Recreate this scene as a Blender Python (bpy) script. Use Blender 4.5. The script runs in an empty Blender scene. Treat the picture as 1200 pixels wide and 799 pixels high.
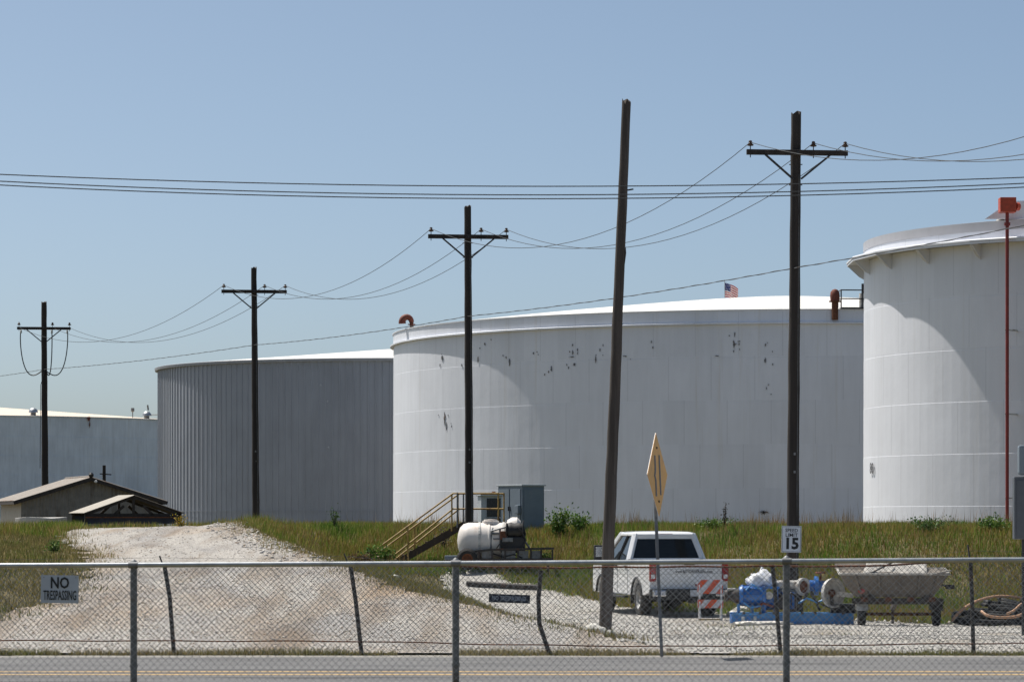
import bpy, bmesh, math, random
import numpy as np
from mathutils import Vector, Matrix

random.seed(7); rng = np.random.default_rng(11)
S = bpy.context.scene
COL = S.collection
R = math.radians

# ------------------------------------------------------------------ camera, sky, sun, exposure
CAM_Z = 2.2
FPX = 3600.0            # focal length in photo pixels (1200 wide): a 108 mm lens
cam = bpy.data.cameras.new('camera'); camo = bpy.data.objects.new('camera', cam)
COL.objects.link(camo); S.camera = camo
camo.location = (0, 0, CAM_Z); camo.rotation_euler = (R(90), 0, 0)
cam.sensor_width = 36; cam.lens = 36*FPX/1200; cam.shift_y = 206.5/1200
cam.clip_start = 0.5; cam.clip_end = 6000
cam.dof.use_dof = True; cam.dof.focus_distance = 92; cam.dof.aperture_fstop = 10.0

SUN_H = Vector((-0.79, 0.62)).normalized(); SUN_EL = R(62)
sd = Vector((SUN_H.x*math.cos(SUN_EL), SUN_H.y*math.cos(SUN_EL), math.sin(SUN_EL)))
W = bpy.data.worlds.new('World'); S.world = W; W.use_nodes = True
wn = W.node_tree.nodes; wl = W.node_tree.links
sky = wn.new('ShaderNodeTexSky'); sky.sky_type = 'NISHITA'; sky.sun_disc = False
sky.sun_elevation = SUN_EL; sky.sun_rotation = math.atan2(SUN_H.x, SUN_H.y) % (2*math.pi)
sky.altitude = 0; sky.air_density = 0.42; sky.dust_density = 2.0; sky.ozone_density = 1.5
tint = wn.new('ShaderNodeMix'); tint.data_type = 'RGBA'; tint.blend_type = 'MULTIPLY'; tint.inputs[0].default_value = 1
tint.inputs[7].default_value = (.965, 1.035, .95, 1); wl.new(sky.outputs[0], tint.inputs[6])      # even white balance of the whole sky
wl.new(tint.outputs[2], wn['Background'].inputs[0]); wn['Background'].inputs[1].default_value = 0.131
sun = bpy.data.lights.new('sun', 'SUN'); suno = bpy.data.objects.new('sun', sun); COL.objects.link(suno)
sun.energy = 5.0; sun.angle = R(0.53); sun.color = (1.0, 0.95, 0.88)
suno.location = (-60, 40, 80); suno.rotation_euler = sd.to_track_quat('Z', 'Y').to_euler()
S.view_settings.view_transform = 'Standard'; S.view_settings.look = 'None'
S.view_settings.exposure = 0.18; S.view_settings.gamma = 1.0; S.view_settings.use_curve_mapping = False

# ------------------------------------------------------------------ helpers
def at(px, py, Y):
    return Vector(((px-600)*Y/FPX, Y, CAM_Z-(py-606)*Y/FPX))
def xat(px, Y): return (px-600)*Y/FPX
def zat(py, Y): return CAM_Z-(py-606)*Y/FPX
OFF = {}
def thing(name, label, cat, loc=(0, 0, 0), rz=0, group=None):
    o = bpy.data.objects.new(name, None); COL.objects.link(o); o.empty_display_size = .3
    o.location = loc; o.rotation_euler = (0, 0, rz)
    o['label'] = label; o['category'] = cat
    if group: o['group'] = group
    OFF[o.name] = Vector(loc)
    return o
def tag(o, label, cat, group=None):
    o['label'] = label; o['category'] = cat
    if group: o['group'] = group
    return o

class MB:
    def __init__(s): s.v = []; s.f = []
    def add(s, vs, fs, M=None):
        n = len(s.v)
        for p in vs:
            p = Vector(p)
            s.v.append(M @ p if M is not None else p)
        s.f += [tuple(i+n for i in f) for f in fs]
        return s
    def box(s, c, d, M=None, rot=None):
        x, y, z = d[0]/2, d[1]/2, d[2]/2
        vs = [Vector((i*x, j*y, k*z)) for k in (-1, 1) for j in (-1, 1) for i in (-1, 1)]
        if rot is not None: vs = [rot @ p for p in vs]
        vs = [p+Vector(c) for p in vs]
        return s.add(vs, [(0, 2, 3, 1), (4, 5, 7, 6), (0, 1, 5, 4), (2, 6, 7, 3), (0, 4, 6, 2), (1, 3, 7, 5)], M)
    def bar(s, a, b, w, h=None, M=None, up=(0, 0, 1)):
        a = Vector(a); b = Vector(b); h = w if h is None else h
        d = (b-a); L = d.length; d.normalize(); u = Vector(up)
        if abs(d.dot(u)) > .98: u = Vector((1, 0, 0))
        x = d.cross(u).normalized(); u2 = x.cross(d)
        rot = Matrix((x, d, u2)).transposed()
        return s.box((a+b)/2, (w, L, h), M, rot)
    def tube(s, path, r, n=8, cap=True, M=None):
        path = [Vector(p) for p in path]; m = len(path)
        rs = r if isinstance(r, (list, tuple)) else [r]*m
        vs = []; fs = []; u = None
        for i, p in enumerate(path):
            d = (path[min(i+1, m-1)]-path[max(i-1, 0)]).normalized()
            if u is None:
                u = d.orthogonal().normalized()
            u = (u-d*u.dot(d))
            u = u.normalized() if u.length > 1e-6 else d.orthogonal().normalized()
            w = d.cross(u)
            for k in range(n):
                a = 2*math.pi*k/n
                vs.append(p+(u*math.cos(a)+w*math.sin(a))*rs[i])
        for i in range(m-1):
            for k in range(n):
                k2 = (k+1) % n
                fs.append((i*n+k, i*n+k2, (i+1)*n+k2, (i+1)*n+k))
        if cap: fs += [tuple(reversed(range(n))), tuple(range((m-1)*n, m*n))]
        return s.add(vs, fs, M)
    def lathe(s, prof, n=24, c=(0, 0, 0), axis='Z', M=None, a0=0, a1=2*math.pi):
        """prof: list of (r, h)"""
        full = abs(a1-a0-2*math.pi) < 1e-6; vs = []; fs = []; m = len(prof)
        k = n if full else n+1
        for i in range(k):
            a = a0+(a1-a0)*i/n
            for (r, h) in prof:
                p = (r*math.cos(a), r*math.sin(a), h)
                if axis == 'X': p = (h, p[0], p[1])
                elif axis == 'Y': p = (p[0], -h, p[1]) if False else (p[1], h, p[0])
                vs.append(Vector(p)+Vector(c))
        for i in range(n):
            j = (i+1) % k
            for q in range(m-1):
                fs.append((i*m+q, j*m+q, j*m+q+1, i*m+q+1))
        return s.add(vs, fs, M)
    def prism(s, poly, a, b, axis='X', M=None):
        """poly in the two other axes, extruded from a to b along axis"""
        def mk(p, t):
            return {'X': (t, p[0], p[1]), 'Y': (p[0], t, p[1]), 'Z': (p[0], p[1], t)}[axis]
        n = len(poly)
        vs = [mk(p, a) for p in poly]+[mk(p, b) for p in poly]
        fs = [tuple(range(n)), tuple(reversed(range(n, 2*n)))]
        fs += [(i, i+n, (i+1) % n+n, (i+1) % n) for i in range(n)]
        return s.add(vs, fs, M)
    def build(s, name, mat, parent=None, local=False, bevel=0, smooth=False, seg=2):
        off = Vector((0, 0, 0))
        if parent is not None and not local: off = OFF[parent.name]
        me = bpy.data.meshes.new(name)
        me.from_pydata([tuple(p-off) for p in s.v], [], s.f); 
        bm = bmesh.new(); bm.from_mesh(me)
        bmesh.ops.remove_doubles(bm, verts=bm.verts, dist=1e-5)
        bmesh.ops.recalc_face_normals(bm, faces=bm.faces)
        if bevel:
            es = [e for e in bm.edges if len(e.link_faces) == 2 and e.calc_face_angle(0) > .5]
            bmesh.ops.bevel(bm, geom=es, offset=bevel, segments=seg, profile=.6, affect='EDGES', clamp_overlap=True)
        if smooth:
            for f in bm.faces: f.smooth = True
            for e in bm.edges:
                if len(e.link_faces) == 2 and e.calc_face_angle(0) > .6: e.smooth = False
        bm.to_mesh(me); bm.free()
        if mat: me.materials.append(mat)
        o = bpy.data.objects.new(name, me); COL.objects.link(o)
        if parent is not None: o.parent = parent
        OFF[o.name] = off
        return o

# ------------------------------------------------------------------ materials
def nodes(m): return m.node_tree.nodes, m.node_tree.links
def pmat(name, c, rough=.6, metal=0.0, var=.12, vscale=6.0, c2=None, c2amt=.5, c2scale=2.0, c2z=1.0,
         bump=0.0, bscale=40.0, coat=0.0, spec=.5, stretch=None):
    """principled paint / metal / wood with real colour variation: fine value noise, patches of c2, fine relief"""
    m = bpy.data.materials.new(name); m.use_nodes = True
    N, L = nodes(m); b = N['Principled BSDF']
    b.inputs['Roughness'].default_value = rough; b.inputs['Metallic'].default_value = metal
    b.inputs['Coat Weight'].default_value = coat; b.inputs['Coat Roughness'].default_value = .06
    b.inputs['Specular IOR Level'].default_value = spec
    tc = N.new('ShaderNodeTexCoord'); vec = tc.outputs['Object']
    if stretch:
        mp = N.new('ShaderNodeMapping'); mp.inputs['Scale'].default_value = stretch
        L.new(vec, mp.inputs['Vector']); vec = mp.outputs[0]
    n1 = N.new('ShaderNodeTexNoise'); n1.inputs['Scale'].default_value = vscale; n1.inputs['Detail'].default_value = 6
    L.new(vec, n1.inputs['Vector'])
    r1 = N.new('ShaderNodeMapRange'); r1.inputs[1].default_value = .25; r1.inputs[2].default_value = .75
    r1.inputs[3].default_value = 1-var; r1.inputs[4].default_value = 1+var
    L.new(n1.outputs[0], r1.inputs[0])
    base = N.new('ShaderNodeRGB'); base.outputs[0].default_value = (*c, 1); colr = base.outputs[0]
    if c2 is not None:
        mp2 = N.new('ShaderNodeMapping'); mp2.inputs['Scale'].default_value = (1, 1, c2z)
        L.new(vec, mp2.inputs['Vector'])
        n2 = N.new('ShaderNodeTexNoise'); n2.inputs['Scale'].default_value = c2scale; n2.inputs['Detail'].default_value = 8
        n2.inputs['Roughness'].default_value = .65
        L.new(mp2.outputs[0], n2.inputs['Vector'])
        cr = N.new('ShaderNodeMapRange'); cr.inputs[1].default_value = .72-.4*c2amt; cr.inputs[2].default_value = .88-.4*c2amt
        L.new(n2.outputs[0], cr.inputs[0])
        mx = N.new('ShaderNodeMix'); mx.data_type = 'RGBA'; L.new(cr.outputs[0], mx.inputs[0])
        L.new(colr, mx.inputs[6]); mx.inputs[7].default_value = (*c2, 1); colr = mx.outputs[2]
    mul = N.new('ShaderNodeVectorMath'); mul.operation = 'SCALE'
    L.new(colr, mul.inputs[0]); L.new(r1.outputs[0], mul.inputs['Scale'])
    L.new(mul.outputs[0], b.inputs['Base Color'])
    if bump:
        n3 = N.new('ShaderNodeTexNoise'); n3.inputs['Scale'].default_value = bscale; n3.inputs['Detail'].default_value = 5
        L.new(vec, n3.inputs['Vector'])
        bp = N.new('ShaderNodeBump'); bp.inputs['Strength'].default_value = bump; bp.inputs['Distance'].default_value = .02
        L.new(n3.outputs[0], bp.inputs['Height']); L.new(bp.outputs[0], b.inputs['Normal'])
    return m

def attr_mat(name, trans=.3, rough=.7):
    m = bpy.data.materials.new(name); m.use_nodes = True
    N, L = nodes(m); b = N['Principled BSDF']; b.inputs['Roughness'].default_value = rough
    b.inputs['Specular IOR Level'].default_value = .25
    a = N.new('ShaderNodeAttribute'); a.attribute_name = 'Col'; L.new(a.outputs['Color'], b.inputs['Base Color'])
    if trans:
        t = N.new('ShaderNodeBsdfTranslucent'); L.new(a.outputs['Color'], t.inputs[0])
        mx = N.new('ShaderNodeMixShader'); mx.inputs[0].default_value = trans
        L.new(b.outputs[0], mx.inputs[1]); L.new(t.outputs[0], mx.inputs[2])
        L.new(mx.outputs[0], N['Material Output'].inputs[0])
    return m

def ramp_mat(name, stops, scale, detail=8, rough=.9, bump=.5, bscale=30, big=None, vor=None, stretch=None):
    """ground materials: colour ramp on noise (+ large patches, + stone cells)"""
    m = bpy.data.materials.new(name); m.use_nodes = True
    N, L = nodes(m); b = N['Principled BSDF']; b.inputs['Roughness'].default_value = rough
    b.inputs['Specular IOR Level'].default_value = .2
    tc = N.new('ShaderNodeTexCoord'); vec = tc.outputs['Object']
    if stretch:
        mp = N.new('ShaderNodeMapping'); mp.inputs['Scale'].default_value = stretch
        L.new(vec, mp.inputs['Vector']); vec = mp.outputs[0]
    n = N.new('ShaderNodeTexNoise'); n.inputs['Scale'].default_value = scale; n.inputs['Detail'].default_value = detail
    n.inputs['Roughness'].default_value = .7; L.new(vec, n.inputs['Vector'])
    cr = N.new('ShaderNodeValToRGB'); e = cr.color_ramp.elements
    while len(e) < len(stops): e.new(.5)
    for k, (p, c) in enumerate(stops): e[k].position = p; e[k].color = (*c, 1)
    L.new(n.outputs[0], cr.inputs[0]); colr = cr.outputs[0]
    hgt = n.outputs[0]
    if vor:
        v = N.new('ShaderNodeTexVoronoi'); v.inputs['Scale'].default_value = vor[0]; L.new(vec, v.inputs['Vector'])
        hs = N.new('ShaderNodeSeparateColor'); L.new(v.outputs['Color'], hs.inputs[0])
        mr = N.new('ShaderNodeMapRange'); mr.inputs[3].default_value = 1-vor[1]; mr.inputs[4].default_value = 1+vor[1]*.7
        L.new(hs.outputs[0], mr.inputs[0])
        ml = N.new('ShaderNodeVectorMath'); ml.operation = 'SCALE'; L.new(colr, ml.inputs[0]); L.new(mr.outputs[0], ml.inputs['Scale'])
        colr = ml.outputs[0]
        iv = N.new('ShaderNodeMath'); iv.operation = 'SUBTRACT'; iv.inputs[0].default_value = 1; L.new(v.outputs['Distance'], iv.inputs[1])
        hgt = iv.outputs[0]
    if big:
        for (bc, bs, lo, hi, st) in big:
            mp = N.new('ShaderNodeMapping'); mp.inputs['Scale'].default_value = st; L.new(tc.outputs['Object'], mp.inputs['Vector'])
            n2 = N.new('ShaderNodeTexNoise'); n2.inputs['Scale'].default_value = bs; n2.inputs['Detail'].default_value = 5
            L.new(mp.outputs[0], n2.inputs['Vector'])
            r2 = N.new('ShaderNodeMapRange'); r2.inputs[1].default_value = lo; r2.inputs[2].default_value = hi
            L.new(n2.outputs[0], r2.inputs[0])
            mx = N.new('ShaderNodeMix'); mx.data_type = 'RGBA'; mx.blend_type = 'MULTIPLY'
            L.new(r2.outputs[0], mx.inputs[0]); L.new(colr, mx.inputs[6]); mx.inputs[7].default_value = (*bc, 1); colr = mx.outputs[2]
    L.new(colr, b.inputs['Base Color'])
    bp = N.new('ShaderNodeBump'); bp.inputs['Strength'].default_value = bump; bp.inputs['Distance'].default_value = .03
    L.new(hgt, bp.inputs['Height']); L.new(bp.outputs[0], b.inputs['Normal'])
    return m

def tank_mat(name, c, streak=.10, dirt=(.42, .36, .26), dirtamt=.35, seams=None, rough=.45, rust=0.0):
    """painted tank shell: vertical run-off streaks, faint vertical plate welds, patchy grime, a little rust"""
    m = bpy.data.materials.new(name); m.use_nodes = True
    N, L = nodes(m); b = N['Principled BSDF']; b.inputs['Roughness'].default_value = rough
    b.inputs['Specular IOR Level'].default_value = .35
    tc = N.new('ShaderNodeTexCoord')
    def noise(scale, st, det=6, rg=.6):
        mp = N.new('ShaderNodeMapping'); mp.inputs['Scale'].default_value = st; L.new(tc.outputs['Object'], mp.inputs['Vector'])
        n = N.new('ShaderNodeTexNoise'); n.inputs['Scale'].default_value = scale; n.inputs['Detail'].default_value = det
        n.inputs['Roughness'].default_value = rg; L.new(mp.outputs[0], n.inputs['Vector']); return n.outputs[0]
    def rng_(s, a, b_, c_=0., d=1.):
        r = N.new('ShaderNodeMapRange'); r.inputs[1].default_value = a; r.inputs[2].default_value = b_
        r.inputs[3].default_value = c_; r.inputs[4].default_value = d; L.new(s, r.inputs[0]); return r.outputs[0]
    def mix(f, a, c2):
        mx = N.new('ShaderNodeMix'); mx.data_type = 'RGBA'; L.new(f, mx.inputs[0]); L.new(a, mx.inputs[6])
        mx.inputs[7].default_value = (*c2, 1); return mx.outputs[2]
    base = N.new('ShaderNodeRGB'); base.outputs[0].default_value = (*c, 1); col = base.outputs[0]
    st = noise(1.3, (1, 1, .035), 8, .7)
    col = mix(rng_(st, .56, .78, 0, dirtamt), col, dirt)
    pa = noise(.35, (1, 1, .7), 4)
    v1 = rng_(pa, .3, .7, 1-streak*.6, 1+streak*.4)
    fine = noise(2.4, (1, 1, .12), 5)
    v2 = rng_(fine, .3, .7, 1-streak*.5, 1+streak*.3)
    mm = N.new('ShaderNodeMath'); mm.operation = 'MULTIPLY'; L.new(v1, mm.inputs[0]); L.new(v2, mm.inputs[1])
    if rust:
        ru = noise(1.9, (1, 1, .09), 10, .75)
        col = mix(rng_(ru, .66, .74, 0, rust), col, (.20, .075, .03))
    ml = N.new('ShaderNodeVectorMath'); ml.operation = 'SCALE'; L.new(col, ml.inputs[0]); L.new(mm.outputs[0], ml.inputs['Scale'])
    L.new(ml.outputs[0], b.inputs['Base Color'])
    if seams:
        def mth(op, a, b_=None):
            q = N.new('ShaderNodeMath'); q.operation = op
            for i, s_ in enumerate((a, b_)):
                if s_ is None: continue
                if isinstance(s_, (int, float)): q.inputs[i].default_value = s_
                else: L.new(s_, q.inputs[i])
            return q.outputs[0]
        sp = N.new('ShaderNodeSeparateXYZ'); L.new(tc.outputs['Object'], sp.inputs[0])
        an = mth('MULTIPLY', mth('ARCTAN2', sp.outputs[1], sp.outputs[0]), seams[0]/(2*math.pi))
        row = mth('FLOOR', mth('DIVIDE', mth('SUBTRACT', sp.outputs[2], seams[2]), seams[1]))
        fr = mth('FRACT', mth('ADD', an, mth('MULTIPLY', row, .37)))
        edge = mth('LESS_THAN', mth('ABSOLUTE', mth('SUBTRACT', fr, .5)), .012)
        pl = mth('FLOOR', mth('ADD', an, mth('MULTIPLY', row, .37)))
        wnz = N.new('ShaderNodeTexWhiteNoise'); wnz.noise_dimensions = '2D'; cv = N.new('ShaderNodeCombineXYZ')
        L.new(pl, cv.inputs[0]); L.new(row, cv.inputs[1]); L.new(cv.outputs[0], wnz.inputs['Vector'])
        pv = rng_(wnz.outputs['Value'], 0, 1, .965, 1.02)
        sv = mth('MULTIPLY', pv, mth('SUBTRACT', 1.0, mth('MULTIPLY', edge, .10)))
        m2 = N.new('ShaderNodeMath'); m2.operation = 'MULTIPLY'; L.new(mm.outputs[0], m2.inputs[0]); L.new(sv, m2.inputs[1]); L.new(m2.outputs[0], ml.inputs['Scale'])
    n3 = noise(.35, (1, 1, .8), 4)
    bp = N.new('ShaderNodeBump'); bp.inputs['Strength'].default_value = .5; bp.inputs['Distance'].default_value = .05
    L.new(n3, bp.inputs['Height']); L.new(bp.outputs[0], b.inputs['Normal'])
    return m

def glass_mat(name, tint=(.05, .06, .065)):
    m = bpy.data.materials.new(name); m.use_nodes = True
    b = m.node_tree.nodes['Principled BSDF']
    b.inputs['Base Color'].default_value = (*tint, 1); b.inputs['Roughness'].default_value = .04
    b.inputs['Transmission Weight'].default_value = .6; b.inputs['IOR'].default_value = 1.42
    b.inputs['Specular IOR Level'].default_value = .6
    return m

M = {}
M['white_tank'] = tank_mat('white_tank_paint', (.75, .77, .82), .07, (.55, .50, .41), .45, seams=(64, 2.95, 1.0), rust=.35)
M['white_tank_r'] = tank_mat('white_tank_paint_clean', (.755, .77, .815), .06, (.60, .57, .52), .35, seams=(34, 2.6, 0), rust=.15)
M['gray_clad'] = tank_mat('grey_cladding', (.34, .36, .40), .12, (.22, .225, .235), .5, rough=.38, seams=(212, 60, -10))
M['far_tank'] = tank_mat('pale_blue_tank', (.72, .785, .84), .20, (.52, .50, .44), .7, rust=.6)
M['roof_white'] = pmat('white_roof', (.68, .665, .63), .6, var=.05, vscale=.4, c2=(.62, .58, .50), c2amt=.35, c2scale=.25)
M['far_roof'] = pmat('tan_roof', (.66, .56, .45), .7, var=.08, vscale=.3)
M['pole'] = pmat('creosote_pole', (.030, .024, .021), .85, var=.45, vscale=5, c2=(.07, .055, .045), c2amt=.5, c2scale=3, bump=.6, bscale=18, stretch=(1, 1, .06))
M['pole_grey'] = pmat('weathered_pole', (.062, .052, .046), .9, var=.5, vscale=6, c2=(.13, .115, .105), c2amt=.5, c2scale=4, bump=.8, bscale=20, stretch=(1, 1, .05))
M['steel_dark'] = pmat('dark_steel', (.05, .05, .055), .5, .6, var=.3, vscale=10)
M['galv'] = pmat('galvanised', (.42, .44, .46), .42, .75, var=.18, vscale=14, c2=(.30, .31, .32), c2amt=.4, c2scale=6)
M['galv_old'] = pmat('old_galvanised', (.20, .205, .21), .6, .5, var=.3, vscale=12, c2=(.14, .09, .06), c2amt=.4, c2scale=5)
M['mesh_far'] = pmat('old_chain_link', (.27, .26, .245), .55, .5, var=.3, vscale=3, c2=(.12, .07, .045), c2amt=.45, c2scale=1.2)
M['mesh_near'] = pmat('chain_link', (.44, .45, .46), .5, .6, var=.25, vscale=4)
M['post_dark'] = pmat('weathered_post', (.060, .055, .052), .75, .2, var=.4, vscale=9, c2=(.12, .06, .035), c2amt=.45, c2scale=6)
M['rust'] = pmat('rust', (.16, .065, .035), .85, .2, var=.4, vscale=12, c2=(.07, .035, .025), c2amt=.5, c2scale=7, bump=.4, bscale=40)
M['rust_red'] = pmat('rusty_red', (.17, .045, .028), .7, .1, var=.35, vscale=10, c2=(.11, .04, .03), c2amt=.45, c2scale=4)
M['red_pipe'] = pmat('red_oxide_paint', (.25, .032, .025), .5, var=.2, vscale=3, c2=(.14, .03, .025), c2amt=.4, c2scale=2)
M['red_box'] = pmat('orange_red_paint', (.52, .075, .03), .5, var=.2, vscale=5, c2=(.22, .05, .03), c2amt=.45, c2scale=3)
M['wire'] = pmat('line_wire', (.055, .06, .065), .6, .3, var=.2, vscale=2)
M['wire_black'] = pmat('black_cable', (.022, .022, .024), .6, var=.2, vscale=4)
M['insul'] = pmat('brown_porcelain', (.05, .025, .02), .25, var=.2, vscale=12)
M['white_paint'] = pmat('white_paint', (.78, .78, .78), .35, var=.06, vscale=5, c2=(.55, .52, .47), c2amt=.3, c2scale=5)
M['truck_white'] = pmat('truck_white', (.78, .79, .80), .3, var=.04, vscale=3, coat=.7, c2=(.60, .56, .50), c2amt=.25, c2scale=2.5)
M['black_plastic'] = pmat('black_plastic', (.018, .018, .02), .55, var=.25, vscale=10)
M['rubber'] = pmat('tyre_rubber', (.028, .027, .026), .9, var=.3, vscale=20, c2=(.12, .105, .09), c2amt=.45, c2scale=6, bump=.3, bscale=60)
M['chrome'] = pmat('dull_chrome', (.55, .56, .58), .22, .9, var=.1, vscale=10)
M['rim_steel'] = pmat('wheel_rim', (.34, .34, .34), .6, .2, var=.25, vscale=10, c2=(.25, .20, .15), c2amt=.45, c2scale=8)
M['tail_red'] = pmat('tail_lamp_red', (.33, .012, .014), .15, var=.1, vscale=10, coat=.6)
M['glass'] = glass_mat('tinted_glass')
M['dark_inside'] = pmat('dark_fabric', (.03, .03, .032), .9, var=.3, vscale=8)
M['red_cloth'] = pmat('red_cloth', (.35, .03, .02), .8, var=.3, vscale=15)
M['blue'] = pmat('blue_enamel', (.022, .135, .42), .42, var=.25, vscale=8, c2=(.03, .07, .17), c2amt=.45, c2scale=5)
M['blue_light'] = pmat('faded_blue_enamel', (.06, .25, .55), .45, var=.25, vscale=8, c2=(.05, .12, .3), c2amt=.45, c2scale=6)
M['tarp_white'] = pmat('white_plastic_sheet', (.74, .75, .78), .4, var=.12, vscale=8, c2=(.08, .18, .45), c2amt=.46, c2scale=5, bump=.6, bscale=12)
M['dirty_white'] = pmat('dirty_white_steel', (.55, .54, .51), .55, var=.25, vscale=8, c2=(.22, .18, .15), c2amt=.5, c2scale=6)
M['hopper'] = pmat('dusty_hopper', (.15, .13, .11), .85, var=.2, vscale=5, c2=(.21, .175, .14), c2amt=.45, c2scale=4, bump=.3, bscale=20)
M['hopper_rim'] = pmat('pale_hopper_rim', (.34, .325, .30), .8, var=.2, vscale=8, c2=(.3, .25, .2), c2amt=.4, c2scale=6)
M['orange_hose'] = pmat('faded_orange_hose', (.42, .24, .14), .6, var=.25, vscale=6)
M['black_hose'] = pmat('black_hose', (.02, .019, .019), .55, var=.4, vscale=4)
M['poly_tank'] = pmat('white_poly_tank', (.72, .67, .62), .5, var=.08, vscale=3, c2=(.52, .38, .30), c2amt=.38, c2scale=2.2)
M['yellow_rail'] = pmat('yellow_rail', (.42, .27, .08), .6, var=.3, vscale=8, c2=(.16, .075, .03), c2amt=.5, c2scale=5)
M['stair_steel'] = pmat('rusty_stair', (.085, .06, .045), .8, .2, var=.3, vscale=8, c2=(.24, .15, .07), c2amt=.45, c2scale=5)
M['cabinet'] = pmat('blue_grey_cabinet', (.17, .205, .24), .45, var=.1, vscale=3, c2=(.22, .25, .27), c2amt=.35, c2scale=2)
M['cabinet_pale'] = pmat('pale_grey_cabinet', (.46, .49, .51), .45, var=.1, vscale=4)
M['cabinet_dark'] = pmat('dark_grey_cabinet', (.085, .095, .11), .5, var=.12, vscale=4)
M['screen_dark'] = pmat('dark_panel', (.012, .013, .016), .25, var=.2, vscale=6)
M['shed_metal'] = pmat('weathered_siding', (.23, .215, .19), .75, .1, var=.2, vscale=4, c2=(.10, .075, .055), c2amt=.45, c2scale=2.2, c2z=.15)
M['shed_cream'] = pmat('cream_wall', (.50, .45, .38), .85, var=.1, vscale=4, c2=(.33, .28, .22), c2amt=.35, c2scale=3)
M['roof_old'] = pmat('old_tin_roof', (.22, .195, .17), .7, .15, var=.2, vscale=5, c2=(.20, .12, .08), c2amt=.45, c2scale=1.6)
M['roof_pale'] = pmat('pale_tin_roof', (.30, .275, .235), .65, .1, var=.15, vscale=5, c2=(.30, .24, .17), c2amt=.4, c2scale=2)
M['timber_dark'] = pmat('dark_timber', (.045, .038, .034), .9, var=.4, vscale=8, bump=.4, bscale=25)
M['blue_tarp'] = pmat('blue_tarp', (.02, .03, .06), .6, var=.4, vscale=4)
M['concrete'] = pmat('pale_concrete', (.55, .53, .50), .9, var=.15, vscale=8, bump=.3)
M['sign_yellow'] = pmat('faded_yellow_sign', (.86, .43, .085), .4, var=.06, vscale=5, c2=(.74, .33, .07), c2amt=.4, c2scale=3)
M['sign_white'] = pmat('white_sign', (.62, .65, .69), .4, var=.06, vscale=10)
M['sign_grey'] = pmat('weathered_white_sign', (.48, .52, .58), .5, var=.08, vscale=10, c2=(.38, .41, .45), c2amt=.4, c2scale=8)
M['sign_navy'] = pmat('navy_sign', (.015, .018, .03), .45, var=.15, vscale=15)
M['ink'] = pmat('black_ink', (.012, .012, .013), .5, var=.1, vscale=20)
M['ink_pale'] = pmat('faded_white_ink', (.30, .34, .40), .5, var=.2, vscale=25)
M['ink_grey'] = pmat('grey_ink', (.12, .12, .13), .5, var=.1, vscale=20)
M['orange_tape'] = pmat('orange_reflective', (.68, .10, .03), .35, var=.15, vscale=14)
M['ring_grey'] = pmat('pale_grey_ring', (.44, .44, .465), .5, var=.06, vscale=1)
M['bare_steel'] = pmat('bare_patch', (.15, .155, .165), .7, var=.5, vscale=4, c2=(.16, .10, .07), c2amt=.45, c2scale=2)
M['stone_white'] = pmat('pale_stone', (.62, .60, .55), .9, var=.15, vscale=9, bump=.5, bscale=14)
M['asphalt'] = ramp_mat('asphalt', [(.3, (.125, .125, .128)), (.7, (.20, .198, .195))], 30, bump=.3, big=[((.72, .72, .74), .35, .45, .65, (.5, 4, 1)), ((.55, .55, .56), .6, .60, .63, (.25, 3, 1))], vor=(45, .3))
M['road_yellow'] = pmat('worn_yellow_line', (.47, .31, .13), .8, var=.2, vscale=10, c2=(.21, .185, .15), c2amt=.55, c2scale=5)
M['gravel'] = ramp_mat('limestone_gravel', [(.25, (.26, .24, .215)), (.5, (.365, .343, .315)), (.75, (.46, .44, .41))], 20, bump=.35,
    vor=(42, .50), big=[((.92, .77, .62), .30, .50, .68, (1, .35, 1)), ((.80, .81, .84), .45, .48, .62, (1, .4, 1)), ((.76, .70, .64), 1.1, .50, .62, (1, .06, 1))])
M['gravel_yard'] = ramp_mat('pale_gravel', [(.25, (.285, .27, .25)), (.5, (.38, .365, .34)), (.75, (.47, .455, .425))], 20, bump=.35,
    vor=(40, .48), big=[((.80, .74, .66), .5, .5, .7, (1, .4, 1))])
M['shoulder'] = ramp_mat('shoulder_gravel', [(.3, (.24, .225, .20)), (.7, (.50, .47, .42))], 8, bump=.6, vor=(22, .4))
M['soil'] = ramp_mat('grassy_soil', [(.3, (.06, .055, .026)), (.55, (.12, .10, .05)), (.8, (.19, .145, .085))], 2.2, bump=.6, vor=None)
M['grass'] = attr_mat('grass_blades', .32)
M['leaf'] = attr_mat('leaves', .30, .5)
M['stones'] = attr_mat('gravel_stones', 0, .9)

# ------------------------------------------------------------------ terrain
def sm(a, b, x):
    t = np.clip((np.asarray(x, float)-a)/(b-a), 0, 1); return t*t*(3-2*t)
_lat = rng.random((256, 256))
def vn(x, y):
    x = np.asarray(x, float); y = np.asarray(y, float)
    xi = np.floor(x).astype(int); yi = np.floor(y).astype(int); fx = x-xi; fy = y-yi
    fx = fx*fx*(3-2*fx); fy = fy*fy*(3-2*fy)
    g = lambda i, j: _lat[i % 256, j % 256]
    return (g(xi, yi)*(1-fx)+g(xi+1, yi)*fx)*(1-fy)+(g(xi, yi+1)*(1-fx)+g(xi+1, yi+1)*fx)*fy
def fbm(x, y): return vn(x, y)*.55+vn(x*2.1+7, y*2.1+3)*.28+vn(x*4.3+1, y*4.3+9)*.17
def Xr(Y): return np.interp(Y, [49, 51.5, 54, 59, 65.5, 73.5, 79.5, 86, 92, 105], [3.2, 2.3, 1.5, -.4, -2.3, -4.3, -5.6, -7.0, -8.0, -8.4])
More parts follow.
